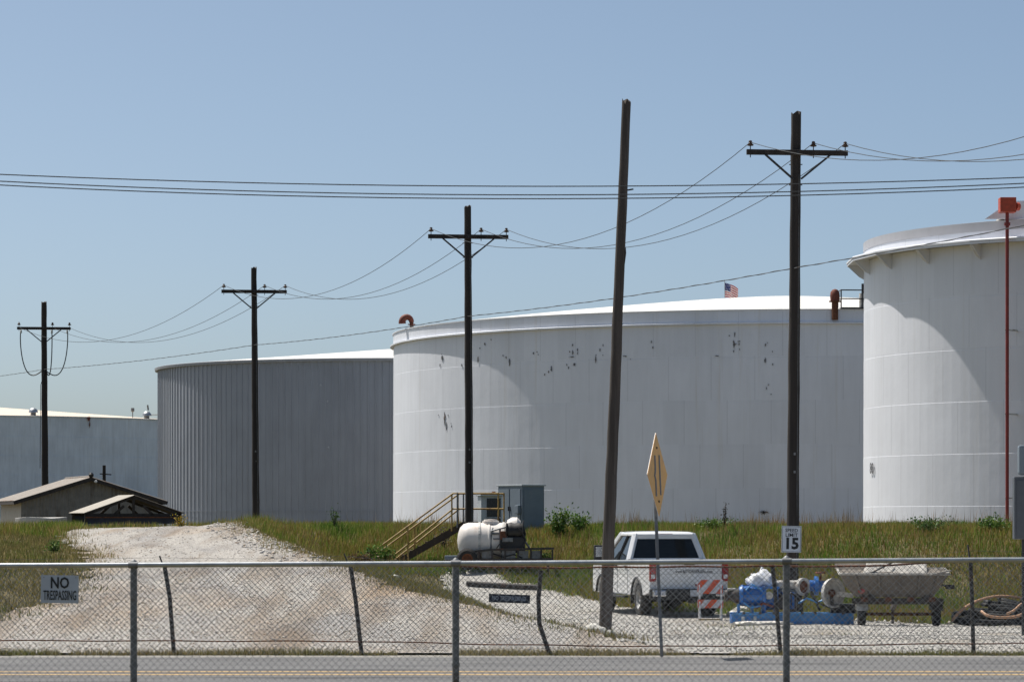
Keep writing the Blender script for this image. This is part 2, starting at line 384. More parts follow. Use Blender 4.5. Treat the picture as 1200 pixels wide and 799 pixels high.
def Xl(Y): return np.interp(Y, [49, 51, 53, 56.5, 62, 66, 70, 75, 80, 85.5, 92, 105], [-60, -30, -14, -9.6, -9.4, -9.5, -9.76, -10.3, -11.2, -12.35, -13.5, -14.5])
def strip(Y): return np.interp(Y, [49, 52, 54, 58, 65, 73, 80, 90], [0, .05, .35, .95, 2.1, 3.6, 4.6, 5.6])
def Yb(X): return np.interp(X, [-3, -1.3, 1.2, 2.4, 5, 7, 7.8, 11.2, 25, 60], [88.5, 88, 85, 82.5, 79.5, 75.5, 73, 71, 68, 66])
def Ytoe(X): return np.interp(X, [-60, -9, -6.5, -5, -1, 0, 5, 12, 30], [85, 85, 88, 92.5, 93, 92, 88, 82, 80])
def H(X, Y):
    X = np.asarray(X, float); Y = np.asarray(Y, float)
    z = .55-.55*sm(29, 38, Y)
    yard = -.32*sm(52, 66, Y)+.92*sm(79, 92, Y)
    t = np.clip((Y-51)/41, 0, 1)
    rz = 1.98*t-.06*sm(0, 1, t)*0
    rz = rz-np.clip((-8.9-X)*.075, 0, .36)*sm(.3, 1, t)
    emb = rz-(.30+.25*sm(82, 90, Y))*np.maximum(0, X-Xr(Y))
    emb = emb+.14*sm(0, 1.6, Xl(Y)-X)*sm(52, 60, Y)
    emb = np.where(Y < 51, -1, emb)
    dk = yard+1.2*sm(Ytoe(X), Ytoe(X)+9.5, Y)
    k = .18
    def smax(a, b):
        h = np.clip(.5+.5*(a-b)/k, 0, 1); return b+(a-b)*h+k*h*(1-h)
    hh = np.where(Y > 51, smax(smax(yard, emb), dk)-.25*k*(Y < 60)*sm(51, 51.5, Y)*0, yard)
    hh = np.where(Y > 51, yard+(hh-yard)*sm(51, 54, Y), yard)
    # tyre tracks and washouts on the ramp
    inr = sm(0, 1, X-Xl(Y))*sm(0, 1, Xr(Y)-X)*sm(52, 56, Y)
    hh = hh+inr*(.12*(fbm(X*.8+3, Y*.22)-.5)+.05*(fbm(X*2.2, Y*.6)-.5))
    xc = (np.maximum(Xl(Y), -12)+Xr(Y))/2
    for o_ in (-1.7, -.1, .5, 2.1):
        hh = hh-inr*.055*np.exp(-((X-xc-o_-.5*(fbm(Y*.12, o_+0*Y)-.5))/.24)**2)
    hh = hh+(1-inr)*sm(52, 60, Y)*.10*(fbm(X*.5, Y*.5)-.5)
    hh = hh+.26*np.exp(-(X/2.4)**2-((Y-88)/2.0)**2)
    hh = hh*(1-sm(105, 116, Y))+.25*sm(105, 116, Y)
    return np.where(Y < 40, z, hh)
def Hs(x, y): return float(H(np.array([x]), np.array([y]))[0])

def grid_mesh(name, mat, xs, ys, zoff=0.0, mask=None):
    XX, YY = np.meshgrid(xs, ys); ZZ = H(XX, YY)+zoff
    nx, ny = len(xs), len(ys)
    idx = np.arange(nx*ny).reshape(ny, nx)
    q = np.stack([idx[:-1, :-1], idx[:-1, 1:], idx[1:, 1:], idx[1:, :-1]], -1).reshape(-1, 4)
    v = np.stack([XX, YY, ZZ], -1).reshape(-1, 3)
    if mask is not None:
        c = v[q].mean(1); q = q[mask(c[:, 0], c[:, 1])]
        used = np.unique(q); re = -np.ones(len(v), int); re[used] = np.arange(len(used)); v = v[used]; q = re[q]
    return raw_mesh(name, v, q, mat)
def raw_mesh(name, v, q, mat, col=None, smooth=True):
    k = q.shape[1]
    me = bpy.data.meshes.new(name)
    me.vertices.add(len(v)); me.vertices.foreach_set('co', v.astype(np.float32).ravel())
    me.loops.add(q.size); me.loops.foreach_set('vertex_index', q.astype(np.int32).ravel())
    me.polygons.add(len(q)); me.polygons.foreach_set('loop_start', np.arange(0, q.size, k, dtype=np.int32))
    me.polygons.foreach_set('loop_total', np.full(len(q), k, dtype=np.int32))
    if smooth: me.polygons.foreach_set('use_smooth', np.ones(len(q), dtype=bool))
    me.update(calc_edges=True)
    if col is not None:
        a = me.color_attributes.new('Col', 'FLOAT_COLOR', 'POINT')
        a.data.foreach_set('color', np.concatenate([col, np.ones((len(col), 1))], 1).astype(np.float32).ravel())
    me.materials.append(mat)
    o = bpy.data.objects.new(name, me); COL.objects.link(o); return o
def structure(o): o['kind'] = 'structure'; return o
def stuff(o, label, cat): o['kind'] = 'stuff'; o['label'] = label; o['category'] = cat; return o

def axis(*segs):
    out = []
    for a, b, n in segs: out += list(np.linspace(a, b, n, endpoint=False))
    out.append(segs[-1][1]); return np.array(out)
gx = axis((-3000, -400, 6), (-400, -60, 10), (-60, -20, 40), (-20, 26, 184), (26, 70, 44), (70, 400, 10), (400, 3000, 6))
gy = axis((-200, 0, 5), (0, 28, 10), (28, 40, 24), (40, 49, 18), (49, 118, 230), (118, 200, 20), (200, 600, 10), (600, 4000, 8))
structure(grid_mesh('ground', M['soil'], gx, gy))
jit = lambda x, y, a: a*(fbm(x*1.7+5, y*1.1)-.5)*2
def mk_ramp(x, y): return (x > Xl(y)+jit(x, y, .5)+.05) & (x < Xr(y)+jit(x, y, .5)) & (y > 49.25) & (y < 104)
def mk_yard(x, y):
    j = jit(x, y, .45)
    return (x > Xr(y)+strip(y)+j) & (y < Yb(x)+4*jit(x, y, .35)) & (y > 49.25) & ~mk_ramp(x, y)
structure(grid_mesh('gravel_ramp', M['gravel'], np.arange(-26, 4, .12), np.arange(49.2, 104, .2), .035, mk_ramp))
structure(grid_mesh('gravel_yard', M['gravel_yard'], np.arange(-3, 34, .12), np.arange(49.2, 90, .2), .030, mk_yard))

# road with its painted centre lines and a gravel shoulder
def strip_mesh(name, mat, y0, y1, z, x0=-300, x1=300, n=120, wob=0.0):
    v = []; q = []
    for i in range(n+1):
        x = x0+(x1-x0)*i/n
        v += [(x, y0, z), (x, y1+wob*(random.random()-.5), z)]
        if i: q.append((2*i-2, 2*i, 2*i+1, 2*i-1))
    return raw_mesh(name, np.array(v), np.array(q), mat)
structure(strip_mesh('road_shoulder', M['shoulder'], 47.7, 48.80, .012, -60, 60, 400, .16))
road = structure(strip_mesh('road', M['asphalt'], 38.4, 48.02, .020, -300, 300, 1200, .05))
for k, yy in enumerate((42.50, 43.30)):
    structure(strip_mesh('road_marking', M['road_yellow'], yy, yy+.26, .024))

# ------------------------------------------------------------------ grass, stones
def grass_cols(x, y, pal, n):
    pal = np.array(pal); w = fbm(x*.35+2, y*.18+8)*.75+.25*rng.random(n)
    t = np.clip((w-.25)/.5, 0, .999)*(len(pal)-1); i = t.astype(int); f = (t-i)[:, None]
    c = pal[i]*(1-f)+pal[i+1]*f
    c = c*(0.5+.95*rng.random((n, 1)))
    dry = rng.random(n) < .10; c[dry] = np.array([.42, .31, .15])*(0.6+.7*rng.random((dry.sum(), 1)))
    return c
def grass(name, label, n, xr, yr, mask, hmin, hmax, pal, wid=.028, lean=.55):
    x = rng.uniform(*xr, n*3); y = rng.uniform(*yr, n*3)
    lim = y/6+2.2
    ok = mask(x, y) & (np.abs(x) < lim) & (rng.random(n*3) < .25+1.1*fbm(x*.9, y*.6))
    x = x[ok][:n]; y = y[ok][:n]; n = len(x)
    z = H(x, y)-.02
    hh = (hmin+(hmax-hmin)*rng.random(n)**1.6)*(.55+.9*fbm(x*.6+4, y*.4+1))
    a = rng.uniform(0, 2*np.pi, n); b = rng.uniform(0, 2*np.pi, n); ln = lean*hh*rng.random(n)
    w = wid*(.6+.8*rng.random(n))*.5
    p0 = np.stack([x+np.cos(a)*w, y+np.sin(a)*w, z], -1); p1 = np.stack([x-np.cos(a)*w, y-np.sin(a)*w, z], -1)
    tip = np.stack([x+np.cos(b)*ln, y+np.sin(b)*ln, z+hh], -1)
    v = np.stack([p0, p1, tip], 1).reshape(-1, 3); q = np.arange(3*n).reshape(-1, 3)
    c = np.repeat(grass_cols(x, y, pal, n), 3, 0); 
    return stuff(raw_mesh(name, v, q, M['grass'], c, smooth=False), label, 'grass')
P_DIKE = [(.075, .155, .022), (.13, .215, .03), (.18, .245, .038), (.25, .235, .05), (.29, .18, .065), (.15, .23, .033), (.11, .20, .028)]
P_DRY = [(.12, .15, .035), (.19, .185, .052), (.24, .19, .075), (.19, .175, .058), (.14, .17, .04)]
P_VERGE = [(.20, .22, .07), (.28, .25, .11), (.36, .30, .17), (.23, .23, .08)]
m_dike = lambda x, y: (x > Xr(y)+2.2) & (y > Yb(x)-.5+3*jit(x, y, .4)) & (y < 106)
grass('dike_grass', 'tall olive and reddish grass covering the dike behind the pickup and pump', 360000, (-7, 20), (64, 106), m_dike, .05, .31, P_DIKE, .026)
m_bank = lambda x, y: (x < Xl(y)+.15+jit(x, y, .5)+np.abs(rng.normal(0, .35, len(x)))) & (y > 52)
grass('bank_grass', 'low dry grass on the bank left of the gravel ramp', 75000, (-22, -8), (52, 107), m_bank, .04, .20, P_DRY, .026)
m_back = lambda x, y: (x > -16) & (x < -3.5) & (y > 90) & ~mk_ramp(x, y)
grass('crest_grass', 'weedy grass along the crest behind the gravel ramp', 45000, (-17, -3), (90, 107), m_back, .08, .36, P_DIKE, .026)
m_strip = lambda x, y: (x > Xr(y)-.15+jit(x, y, .5)-np.abs(rng.normal(0, .4, len(x)))) & (x < Xr(y)+strip(y)+.3+jit(x, y, .4)) & (y > 53)
grass('strip_grass', 'short brownish grass between the gravel ramp and the yard', 60000, (-9, 4), (53, 96), m_strip, .04, .20, P_DRY, .026)
m_verge = lambda x, y: (np.abs(y-49.0) < .28+.3*(fbm(x*1.5, y)-.5)) & (fbm(x*.7+3, y*.1) > .28)
grass('verge_grass', 'thin line of short grass along the foot of the leaning fence', 26000, (-11, 11), (48.4, 49.4), m_verge, .04, .15, P_VERGE, .016)
m_tuft = lambda x, y: (fbm(x*.55+9, y*.25+4) > .66) & (mk_yard(x, y)) & (y > 62)
grass('yard_tufts', 'sparse green tufts coming up through the yard gravel', 9000, (-2, 14), (58, 88), m_tuft, .03, .14, P_DIKE, .02)

m_tall = lambda x, y: m_dike(x, y) & (fbm(x*.5+2, y*.3+6) > .5)
grass('seed_stalks', 'scattered taller reddish seed stalks standing above the dike grass', 7000, (-7, 20), (70, 106), m_tall, .35, .75, [(.24, .15, .07), (.30, .19, .09), (.20, .17, .06)], .022, .35)
OCT = np.array([[1, 0, 0], [-1, 0, 0], [0, 1, 0], [0, -1, 0], [0, 0, 1], [0, 0, -1]], float)
OF = np.array([[0, 2, 4], [2, 1, 4], [1, 3, 4], [3, 0, 4], [2, 0, 5], [1, 2, 5], [3, 1, 5], [0, 3, 5]])
def stones(name, label, n, xr, yr, mask, smin, smax, cols, pw=3.0):
    x = rng.uniform(*xr, n*3); y = rng.uniform(*yr, n*3)
    ok = mask(x, y) & (np.abs(x) < y/6+2); x = x[ok][:n]; y = y[ok][:n]; n = len(x)
    z = H(x, y)+.035; s = smin+(smax-smin)*rng.random(n)**pw
    v = OCT[None]*rng.uniform(.55, 1.25, (n, 6, 1))*s[:, None, None]*np.array([1, 1, .7])
    a = rng.uniform(0, 6.28, n); ca, sa = np.cos(a)[:, None], np.sin(a)[:, None]
    vx = v[:, :, 0]*ca-v[:, :, 1]*sa; vy = v[:, :, 0]*sa+v[:, :, 1]*ca
    v = np.stack([vx+x[:, None], vy+y[:, None], v[:, :, 2]+z[:, None]+s[:, None]*.1], -1).reshape(-1, 3)
    q = (OF[None]+6*np.arange(n)[:, None, None]).reshape(-1, 3)
    c = np.array(cols)[rng.integers(0, len(cols), n)]*(0.75+.5*rng.random((n, 1)))
    return stuff(raw_mesh(name, v, q, M['stones'], np.repeat(c, 6, 0), smooth=False), label, 'gravel')
SC = [(.41, .385, .35), (.36, .335, .30), (.48, .455, .42), (.35, .28, .22), (.27, .26, .26), (.38, .31, .245)]
stones('ramp_stones', 'loose crushed stone scattered over the gravel ramp', 26000, (-12, 3), (49.4, 95), lambda x, y: mk_ramp(x, y) & (rng.random(len(x)) < 1.1-.85*sm(62, 80, y)), .006, .034, SC, 3.5)
stones('yard_stones', 'loose pale crushed stone scattered over the yard', 18000, (-2, 14), (49.4, 86), mk_yard, .006, .034, [(.44, .425, .395), (.37, .35, .325), (.50, .48, .45), (.28, .27, .26)])
m_edge = lambda x, y: (x > Xr(y)-1.3) & (x < Xr(y)+.5) & (y > 74)
stones('washed_out_rubble', 'coarse broken stone along the washed-out right edge of the ramp', 1500, (-9, -2), (74, 96), m_edge, .02, .075, SC, 3)
m_toe = lambda x, y: (np.abs(y-Yb(x)) < .9) & (x > 2.5)
stones('yard_edge_rubble', 'larger pale stones along the back edge of the yard', 900, (2, 14), (62, 84), m_toe, .03, .11, [(.55, .53, .50), (.62, .6, .56), (.42, .38, .33)], 2.5)

# ------------------------------------------------------------------ tanks
def ring_v(c, prof, n, a0=0):
    mb = MB(); mb.lathe(prof, n, c); return mb
def cyl_hit(cx, cy, r, px, py):
    """where the photo ray px,py meets a tank shell: point, outward angle"""
    d = Vector(((px-600)/FPX, 1.0)); c = Vector((cx, cy))
    A = d.dot(d); B = -2*d.dot(c); C = c.dot(c)-r*r; disc = B*B-4*A*C
    t = (-B-math.sqrt(max(disc, 0)))/(2*A); p = d*t
    return math.atan2(p.y-cy, p.x-cx), CAM_Z-(py-606)*t/FPX
def courses(root, c, Rr, z0, z1, n, mat, step=.016, segs=192, name='shell_course', zs=None):
    h = (z1-z0)/n; zs = zs or [z0+i*h for i in range(n)]+[z1]; n = len(zs)-1
    for i in range(n):
        r = Rr+step*(n-1-i); a = zs[i]; b = zs[i+1]-.003
        prof = [(r-.05, a), (r, a), (r, b-.03), (r-step-.001, b), (r-.05, b)]
        ring_v(c, prof, segs).build(name, mat, root, smooth=False)
    return
def flat_smooth(o):
    for p in o.data.polygons: p.use_smooth = True

# --- big white tank in the middle
D, RW = 235.0, 30.0; wx, wy = xat(921, D), D
zc, zt = zat(379.4, 205), zat(363, 205)
tw = thing('storage_tank', 'huge white steel tank with peeling paint and a low domed roof', 'storage tank', (wx, wy, 0.2), group='oil storage tanks')
courses(tw, (wx, wy, 0), RW, .2, zc, 6, M['white_tank'], .006, zs=[.2, 1.2, 4.1, 7.0, 9.95, 12.9, zc])
mb = MB(); mb.lathe([(RW-.1, zc), (RW+.26, zc), (RW+.26, zc+.10), (RW+.04, zc+.16), (RW-.1, zc+.16)], 192, (wx, wy, 0)); mb.build('cornice_lip', M['white_tank'], tw)
mb = MB(); mb.lathe([(RW-.1, zc+.165), (RW+.02, zc+.165), (RW+.02, zt), (RW+.09, zt), (RW+.09, zt+.06), (RW-.1, zt+.06)], 192, (wx, wy, 0)); mb.build('top_band', M['white_tank'], tw)
zap = zat(348.5, D)
prof = [(RW*math.sin(t), zt+.065+(zap-zt)*((math.cos(t)-0)/1.0)**.9 if t < 1.57 else zt+.065) for t in [k*math.pi/2/14 for k in range(15)]]
prof = [(RW*(k/14), zt+.065+(zap-zt)*(1-(k/14)**1.25)) for k in range(15)]
mb = MB(); mb.lathe([(max(r, .01), h) for r, h in prof], 128, (wx, wy, 0)); o = mb.build('roof', M['roof_white'], tw); flat_smooth(o)
def shell_patch(parent, cx, cy, r, px, py, wpx, hpx, mat, name='bare_patch', seed=0):
    """flaked-off paint: a ragged scab following the curved plate"""
    rd = random.Random(seed); a, z = cyl_hit(cx, cy, r, px, py)
    sc = FPX/(math.hypot(cx, cy)-r*.6); w = wpx/sc; h = hpx/sc; n = 22; mb = MB()
    pts = []
    for k in range(n):
        t = 2*math.pi*k/n; q = rd.uniform(.55, 1.1) if k % 2 else rd.uniform(.12, .7)
        pts.append((a+w/2*math.cos(t)*q/r, z+h/2*math.sin(t)*q))
    v = [Vector((cx+(r+.012)*math.cos(b), cy+(r+.012)*math.sin(b), zz)) for b, zz in pts]
    v += [Vector((cx+(r-.01)*math.cos(b), cy+(r-.01)*math.sin(b), zz)) for b, zz in pts]
    mb.add(v, [tuple(range(n))]+[(i, (i+1) % n, (i+1) % n+n, i+n) for i in range(n)])
    return mb.build(name, mat, parent)
pat = [(518, 419, 8, 9), (521, 490, 7, 22), (523, 499, 4, 14), (568, 403, 4, 5), (597, 424, 5, 12), (625, 414, 3, 4), (671, 413, 3, 8), (670, 418, 14, 2.5), (673, 427, 6, 6),
       (646, 432, 4, 11), (698, 421, 2.5, 14), (703, 410, 3, 5), (732, 417, 9, 2), (765, 407, 3, 4), (861, 392, 3, 9), (860, 403, 4, 14), (861, 403, 8, 3), (897, 404, 3, 5), (897, 422, 4, 11), (898, 455, 2.5, 6),
       (840, 417, 8, 2), (541, 428, 5, 5), (560, 421, 3, 11)]
pat += [(px+random.uniform(-9, 9), py+random.uniform(-9, 9), random.uniform(1.5, 3), random.uniform(2, 5)) for (px, py, w, h) in pat[:20] for _ in range(2)]
for k, (px, py, w, h) in enumerate(pat): shell_patch(tw, wx, wy, RW+.035 if py > 400 else RW+.02, px, py, w*.8, h*.8, M['bare_steel'], seed=k)
a, z = cyl_hit(wx, wy, RW+.1, 895, 600)
shell_patch(tw, wx, wy, RW+.09, 895, 600, 14, 6, M['ink'], 'bare_patch', 77)
# rusty vents, gauge platform and flag on the white tank
def gooseneck(name, label, px, pytop, cx, cy, r, zrim, size, flip=1):
    a, _ = cyl_hit(cx, cy, r, px, 400); bx, by = cx+(r-.35)*math.cos(a), cy+(r-.35)*math.sin(a)
    t = thing(name, label, 'vent', (bx, by, zrim))
    mb = MB(); mb.tube([(bx, by, zrim-.05), (bx, by, zrim+size*.5)], size*.16, 12); mb.build('riser', M['rust'], t, smooth=True)
    mb = MB(); mb.tube([(bx, by, zrim+size*.28), (bx, by, zrim+size*.36)], size*.30, 14); mb.build('flange', M['rust_red'], t)
    mb = MB(); pts = [(bx+flip*(size*.38-size*.38*math.cos(q)), by, zrim+size*.5+size*.42*math.sin(q)) for q in [k*math.pi*1.08/9 for k in range(10)]]
    mb.tube(pts, [size*.20+size*.10*k/9 for k in range(10)], 12); mb.build('hood', M['rust_red'], t, smooth=True)
    return t
gooseneck('roof_vent', 'rust-red gooseneck vent at the left rim of the big white tank', 477, 370, wx, wy, RW, zt+.06, .92, -1)
a, _ = cyl_hit(wx, wy, RW, 978, 360); bx, by = wx+(RW+.20)*math.cos(a), wy+(RW+.20)*math.sin(a)
t = thing('overflow_vent', 'rusty capped vent pipe on the rim of the big white tank beside the railing', 'vent', (bx, by, zc+.3))
mb = MB(); mb.tube([(bx, by, zc+.25), (bx, by, zt+.55)], .22, 12); mb.build('riser', M['rust'], t, smooth=True)
mb = MB(); mb.tube([(bx, by, zt+.5), (bx, by, zt+.58)], .40, 14); mb.build('flange', M['rust'], t)
mb = MB(); mb.lathe([(.30, zt+.58), (.33, zt+.9), (.30, zt+1.15), (.18, zt+1.32), (.01, zt+1.38)], 14, (bx, by, 0)); mb.build('cap', M['rust_red'], t, smooth=True)
# platform railing at the right end
a, _ = cyl_hit(wx, wy, RW, 985, 360); a2, _ = cyl_hit(wx, wy, RW, 1022, 360)
t = thing('gauge_platform', 'dark railed gauging platform on the white tank rim next to the right-hand tank', 'platform', (wx+RW*math.cos(a), wy+RW*math.sin(a), zt))
P0 = Vector((wx+(RW+.3)*math.cos(a), wy+(RW+.3)*math.sin(a), 0)); P1 = Vector((wx+(RW+.3)*math.cos(a2), wy+(RW+.3)*math.sin(a2), 0))
back = (Vector((wx, wy, 0))-P0).normalized()*1.6
mb = MB(); c4 = [P0, P1, P1+back, P0+back]
mb.add([p+Vector((0, 0, zt+.08)) for p in c4]+[p+Vector((0, 0, zt+.16)) for p in c4], [(0, 1, 2, 3), (4, 5, 6, 7), (0, 1, 5, 4), (1, 2, 6, 5), (2, 3, 7, 6), (3, 0, 4, 7)])
mb.build('deck', M['steel_dark'], t)
for q in (P0, (P0+P1)/2+Vector((.35, 0, 0)), P0+back, P1+back):
    mb = MB(); mb.tube([q+Vector((0, 0, zt+.16)), q+Vector((0, 0, zt+1.32))], .045, 6); mb.build('rail_post', M['steel_dark'], t)
for hgt in (.72, 1.3):
    mb = MB(); mb.tube([P0+back+Vector((0, 0, zt+hgt)), P0+Vector((0, 0, zt+hgt)), P1+Vector((0, 0, zt+hgt))], .045, 6); mb.build('rail', M['steel_dark'], t)
q = (P0+P1)/2+Vector((.45, .4, 0))
mb = MB(); mb.tube([q+Vector((0, 0, zt+.16)), q+Vector((0, 0, zt+1.1))], .28, 12); mb.build('gauge_hatch', M['dirty_white'], t, smooth=True)
mb = MB(); mb.tube([q+Vector((0, 0, zt+1.1)), q+Vector((0, 0, zt+1.75))], .12, 8); mb.build('gauge_head', M['ink'], t)
# flag
Yf = 246.0; fx = xat(849.5, Yf); zr = zat(358, Yf)
t = thing('flag', 'small stars-and-stripes flag on a thin staff above the white tank roof', 'flag', (fx, Yf, zr))
mb = MB(); mb.tube([(fx, Yf, zr-1.2), (fx-.02, Yf, zat(328, Yf))], .03, 6); mb.build('staff', M['galv'], t)
mF = bpy.data.materials.new('flag_cloth'); mF.use_nodes = True; N, L = nodes(mF)
uv = N.new('ShaderNodeUVMap'); sp = N.new('ShaderNodeSeparateXYZ'); L.new(uv.outputs[0], sp.inputs[0])
s1 = N.new('ShaderNodeMath'); s1.operation = 'MULTIPLY'; s1.inputs[1].default_value = 6.5; L.new(sp.outputs[1], s1.inputs[0])
s2 = N.new('ShaderNodeMath'); s2.operation = 'FRACT'; L.new(s1.outputs[0], s2.inputs[0])
s3 = N.new('ShaderNodeMath'); s3.operation = 'LESS_THAN'; s3.inputs[1].default_value = .5; L.new(s2.outputs[0], s3.inputs[0])
mx = N.new('ShaderNodeMix'); mx.data_type = 'RGBA'; L.new(s3.outputs[0], mx.inputs[0]); mx.inputs[6].default_value = (.75, .72, .70, 1); mx.inputs[7].default_value = (.45, .05, .05, 1)
c1 = N.new('ShaderNodeMath'); c1.operation = 'LESS_THAN'; c1.inputs[1].default_value = .42; L.new(sp.outputs[0], c1.inputs[0])
c2 = N.new('ShaderNodeMath'); c2.operation = 'GREATER_THAN'; c2.inputs[1].default_value = .46; L.new(sp.outputs[1], c2.inputs[0])
c3 = N.new('ShaderNodeMath'); c3.operation = 'MULTIPLY'; L.new(c1.outputs[0], c3.inputs[0]); L.new(c2.outputs[0], c3.inputs[1])
vo = N.new('ShaderNodeTexVoronoi'); vo.inputs['Scale'].default_value = 14; L.new(uv.outputs[0], vo.inputs['Vector'])
st = N.new('ShaderNodeMath'); st.operation = 'LESS_THAN'; st.inputs[1].default_value = .25; L.new(vo.outputs['Distance'], st.inputs[0])
cb = N.new('ShaderNodeMix'); cb.data_type = 'RGBA'; L.new(st.outputs[0], cb.inputs[0]); cb.inputs[6].default_value = (.03, .04, .14, 1); cb.inputs[7].default_value = (.6, .6, .65, 1)
mx2 = N.new('ShaderNodeMix'); mx2.data_type = 'RGBA'; L.new(c3.outputs[0], mx2.inputs[0]); L.new(mx.outputs[2], mx2.inputs[6]); L.new(cb.outputs[2], mx2.inputs[7])
L.new(mx2.outputs[2], N['Principled BSDF'].inputs['Base Color'])
v = []; q = []; uvs = []; nu, nv = 14, 8
for j in range(nv+1):
    for i in range(nu+1):
        u, w = i/nu, j/nv
        v.append((fx+u*1.05, Yf+.13*math.sin(u*9+w), zat(348.5, Yf)+w*1.15-.50*u*u+.04*math.sin(7*u+2*w))); uvs.append((u, w))
        if i < nu and j < nv: q.append((j*(nu+1)+i, j*(nu+1)+i+1, (j+1)*(nu+1)+i+1, (j+1)*(nu+1)+i))
v = np.array(v)-np.array(t.location); o = raw_mesh('cloth', v, np.array(q), mF); o.parent = t
ul = o.data.uv_layers.new(name='UVMap')
for lp in o.data.loops: ul.data[lp.index].uv = uvs[lp.vertex_index]

# --- right-hand white tank with wind girder
DR, RR = 165.6, 15.0; ca = R(11.73); rx, ry = DR*math.sin(ca), DR*math.cos(ca)
zg = zat(309.5, 163.8); zs = zg+1.02
tr = thing('storage_tank', 'white tank at the right edge with a bracketed walkway ring and red pipe', 'storage tank', (rx, ry, .2), group='oil storage tanks')
courses(tr, (rx, ry, 0), RR, .2, zg-.02, 6, M['white_tank_r'], .007, 160)
mb = MB(); mb.lathe([(RR-.08, zg+.065), (RR, zg+.065), (RR, zs-.425), (RR-.08, zs-.425)], 160, (rx, ry, 0)); mb.build('upper_shell', M['white_tank_r'], tr)
mb = MB(); mb.lathe([(RR+.005, zg), (RR+.86, zg-.03), (RR+.86, zg-.09), (RR+.90, zg-.09), (RR+.90, zg+.14), (RR+.93, zg+.10), (RR+.93, zg+.03), (RR-.06, zg+.06)], 27, (rx, ry, 0), a0=math.atan2(-ry, -rx)+R(-33), a1=math.atan2(-ry, -rx)+R(-33)+2*math.pi); mb.build('wind_girder', M['white_tank_r'], tr)
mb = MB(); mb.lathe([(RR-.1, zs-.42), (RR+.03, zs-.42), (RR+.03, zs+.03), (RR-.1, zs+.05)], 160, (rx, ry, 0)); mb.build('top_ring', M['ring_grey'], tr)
mb = MB(); mb.lathe([(.01, zs+.1), (RR*.5, zs+.06), (RR-.1, zs+.02)], 96, (rx, ry, 0)); mb.build('roof', M['roof_white'], tr)
camdir = math.atan2(-ry, -rx)
for k in range(27):
    a = camdir+R(-33-13.333*k)   # clockwise seen from above = leftwards in the photo
    u = Vector((math.cos(a), math.sin(a), 0)); w = Vector((-u.y, u.x, 0))
    mb = MB(); c = Vector((rx, ry, 0)); pl = [(RR+.008, zg-.035), (RR+.84, zg-.045), (RR+.80, zg-.14), (RR+.25, zg-.66), (RR+.008, zg-.80)]
    v = [c+u*r+Vector((0, 0, z))+w*s for s in (-.02, .02) for r, z in pl]; n = len(pl)
    mb.add(v, [tuple(range(n)), tuple(range(n, 2*n))]+[(i, (i+1) % n, (i+1) % n+n, i+n) for i in range(n)])
    mb.add([c+u*(RR+.25)+Vector((0, 0, zg-.66))+w*s for s in (-.10, .10)]+[c+u*(RR+.80)+Vector((0, 0, zg-.14))+w*s for s in (-.10, .10)], [(0, 1, 3, 2)])
    mb.build('girder_bracket', M['white_tank_r'], tr)
# red riser with foam box
a, _ = cyl_hit(rx, ry, RR+1.0, 1181, 400); ux = Vector((math.cos(a), math.sin(a), 0)); pb = Vector((rx, ry, 0))+ux*(RR+1.06)
t = thing('riser_pipe', 'tall red riser pipe with an orange-red box on top against the right-hand tank', 'pipe', (pb.x, pb.y, .2))
ztop = zat(232, pb.y)
mb = MB(); mb.tube([pb+Vector((0, 0, .1)), pb+Vector((0, 0, ztop-.70))], .085, 12); mb.build('pipe', M['red_pipe'], t, smooth=True)
mb = MB(); mb.tube([pb+Vector((0, 0, ztop-1.35)), pb+Vector((0, 0, ztop-1.2))], .15, 12); mb.build('flange', M['red_pipe'], t)
mb = MB(); mb.box(pb+Vector((0, 0, ztop-.36)), (.78, .7, .72)); mb.build('foam_chamber', M['red_box'], t, bevel=.03)
mb = MB(); mb.tube([pb+Vector((.39, 0, ztop-.42)), pb+Vector((.56, .1, ztop-.42))], .20, 14); mb.build('cover_plate', M['red_box'], t)
for zz in (.2*zg, .46*zg, .72*zg):
    mb = MB(); mb.bar(pb+Vector((0, 0, zz)), pb-ux*1.06+Vector((0, 0, zz)), .06); mb.bar(pb+Vector((-.12, 0, zz)), pb+Vector((.5, 0, zz)), .05); mb.build('pipe_bracket', M['dirty_white'], t)
# gauge cabin plate on top
a, _ = cyl_hit(rx, ry, RR, 1187, 300); g = Vector((rx+(RR-.3)*math.cos(a), ry+(RR-.3)*math.sin(a), 0)); gd = g.y
t = thing('stair_shield', 'pale sloping shield plate standing on top of the right-hand tank rim', 'platform', (g.x, g.y, zs))
mb = MB(); mb.prism([(xat(1154, gd), zs+.085), (xat(1184, gd), zat(236, gd)), (xat(1240, gd), zat(234, gd)), (xat(1240, gd), zs+.085)], gd-.05, gd+.05, 'Y'); mb.build('plate', M['white_tank_r'], t)
for px in (1176, 1207):
    mb = MB(); mb.bar((xat(px, gd), gd+.1, zs+.085), (xat(px, gd), gd+.1, zat(240, gd)), .08); mb.build('stiffener', M['dirty_white'], t)
mb = MB(); mb.box((xat(1205, gd), gd+.6, zs+.12), (2.8, 1.0, .06)); mb.build('deck', M['dirty_white'], t)

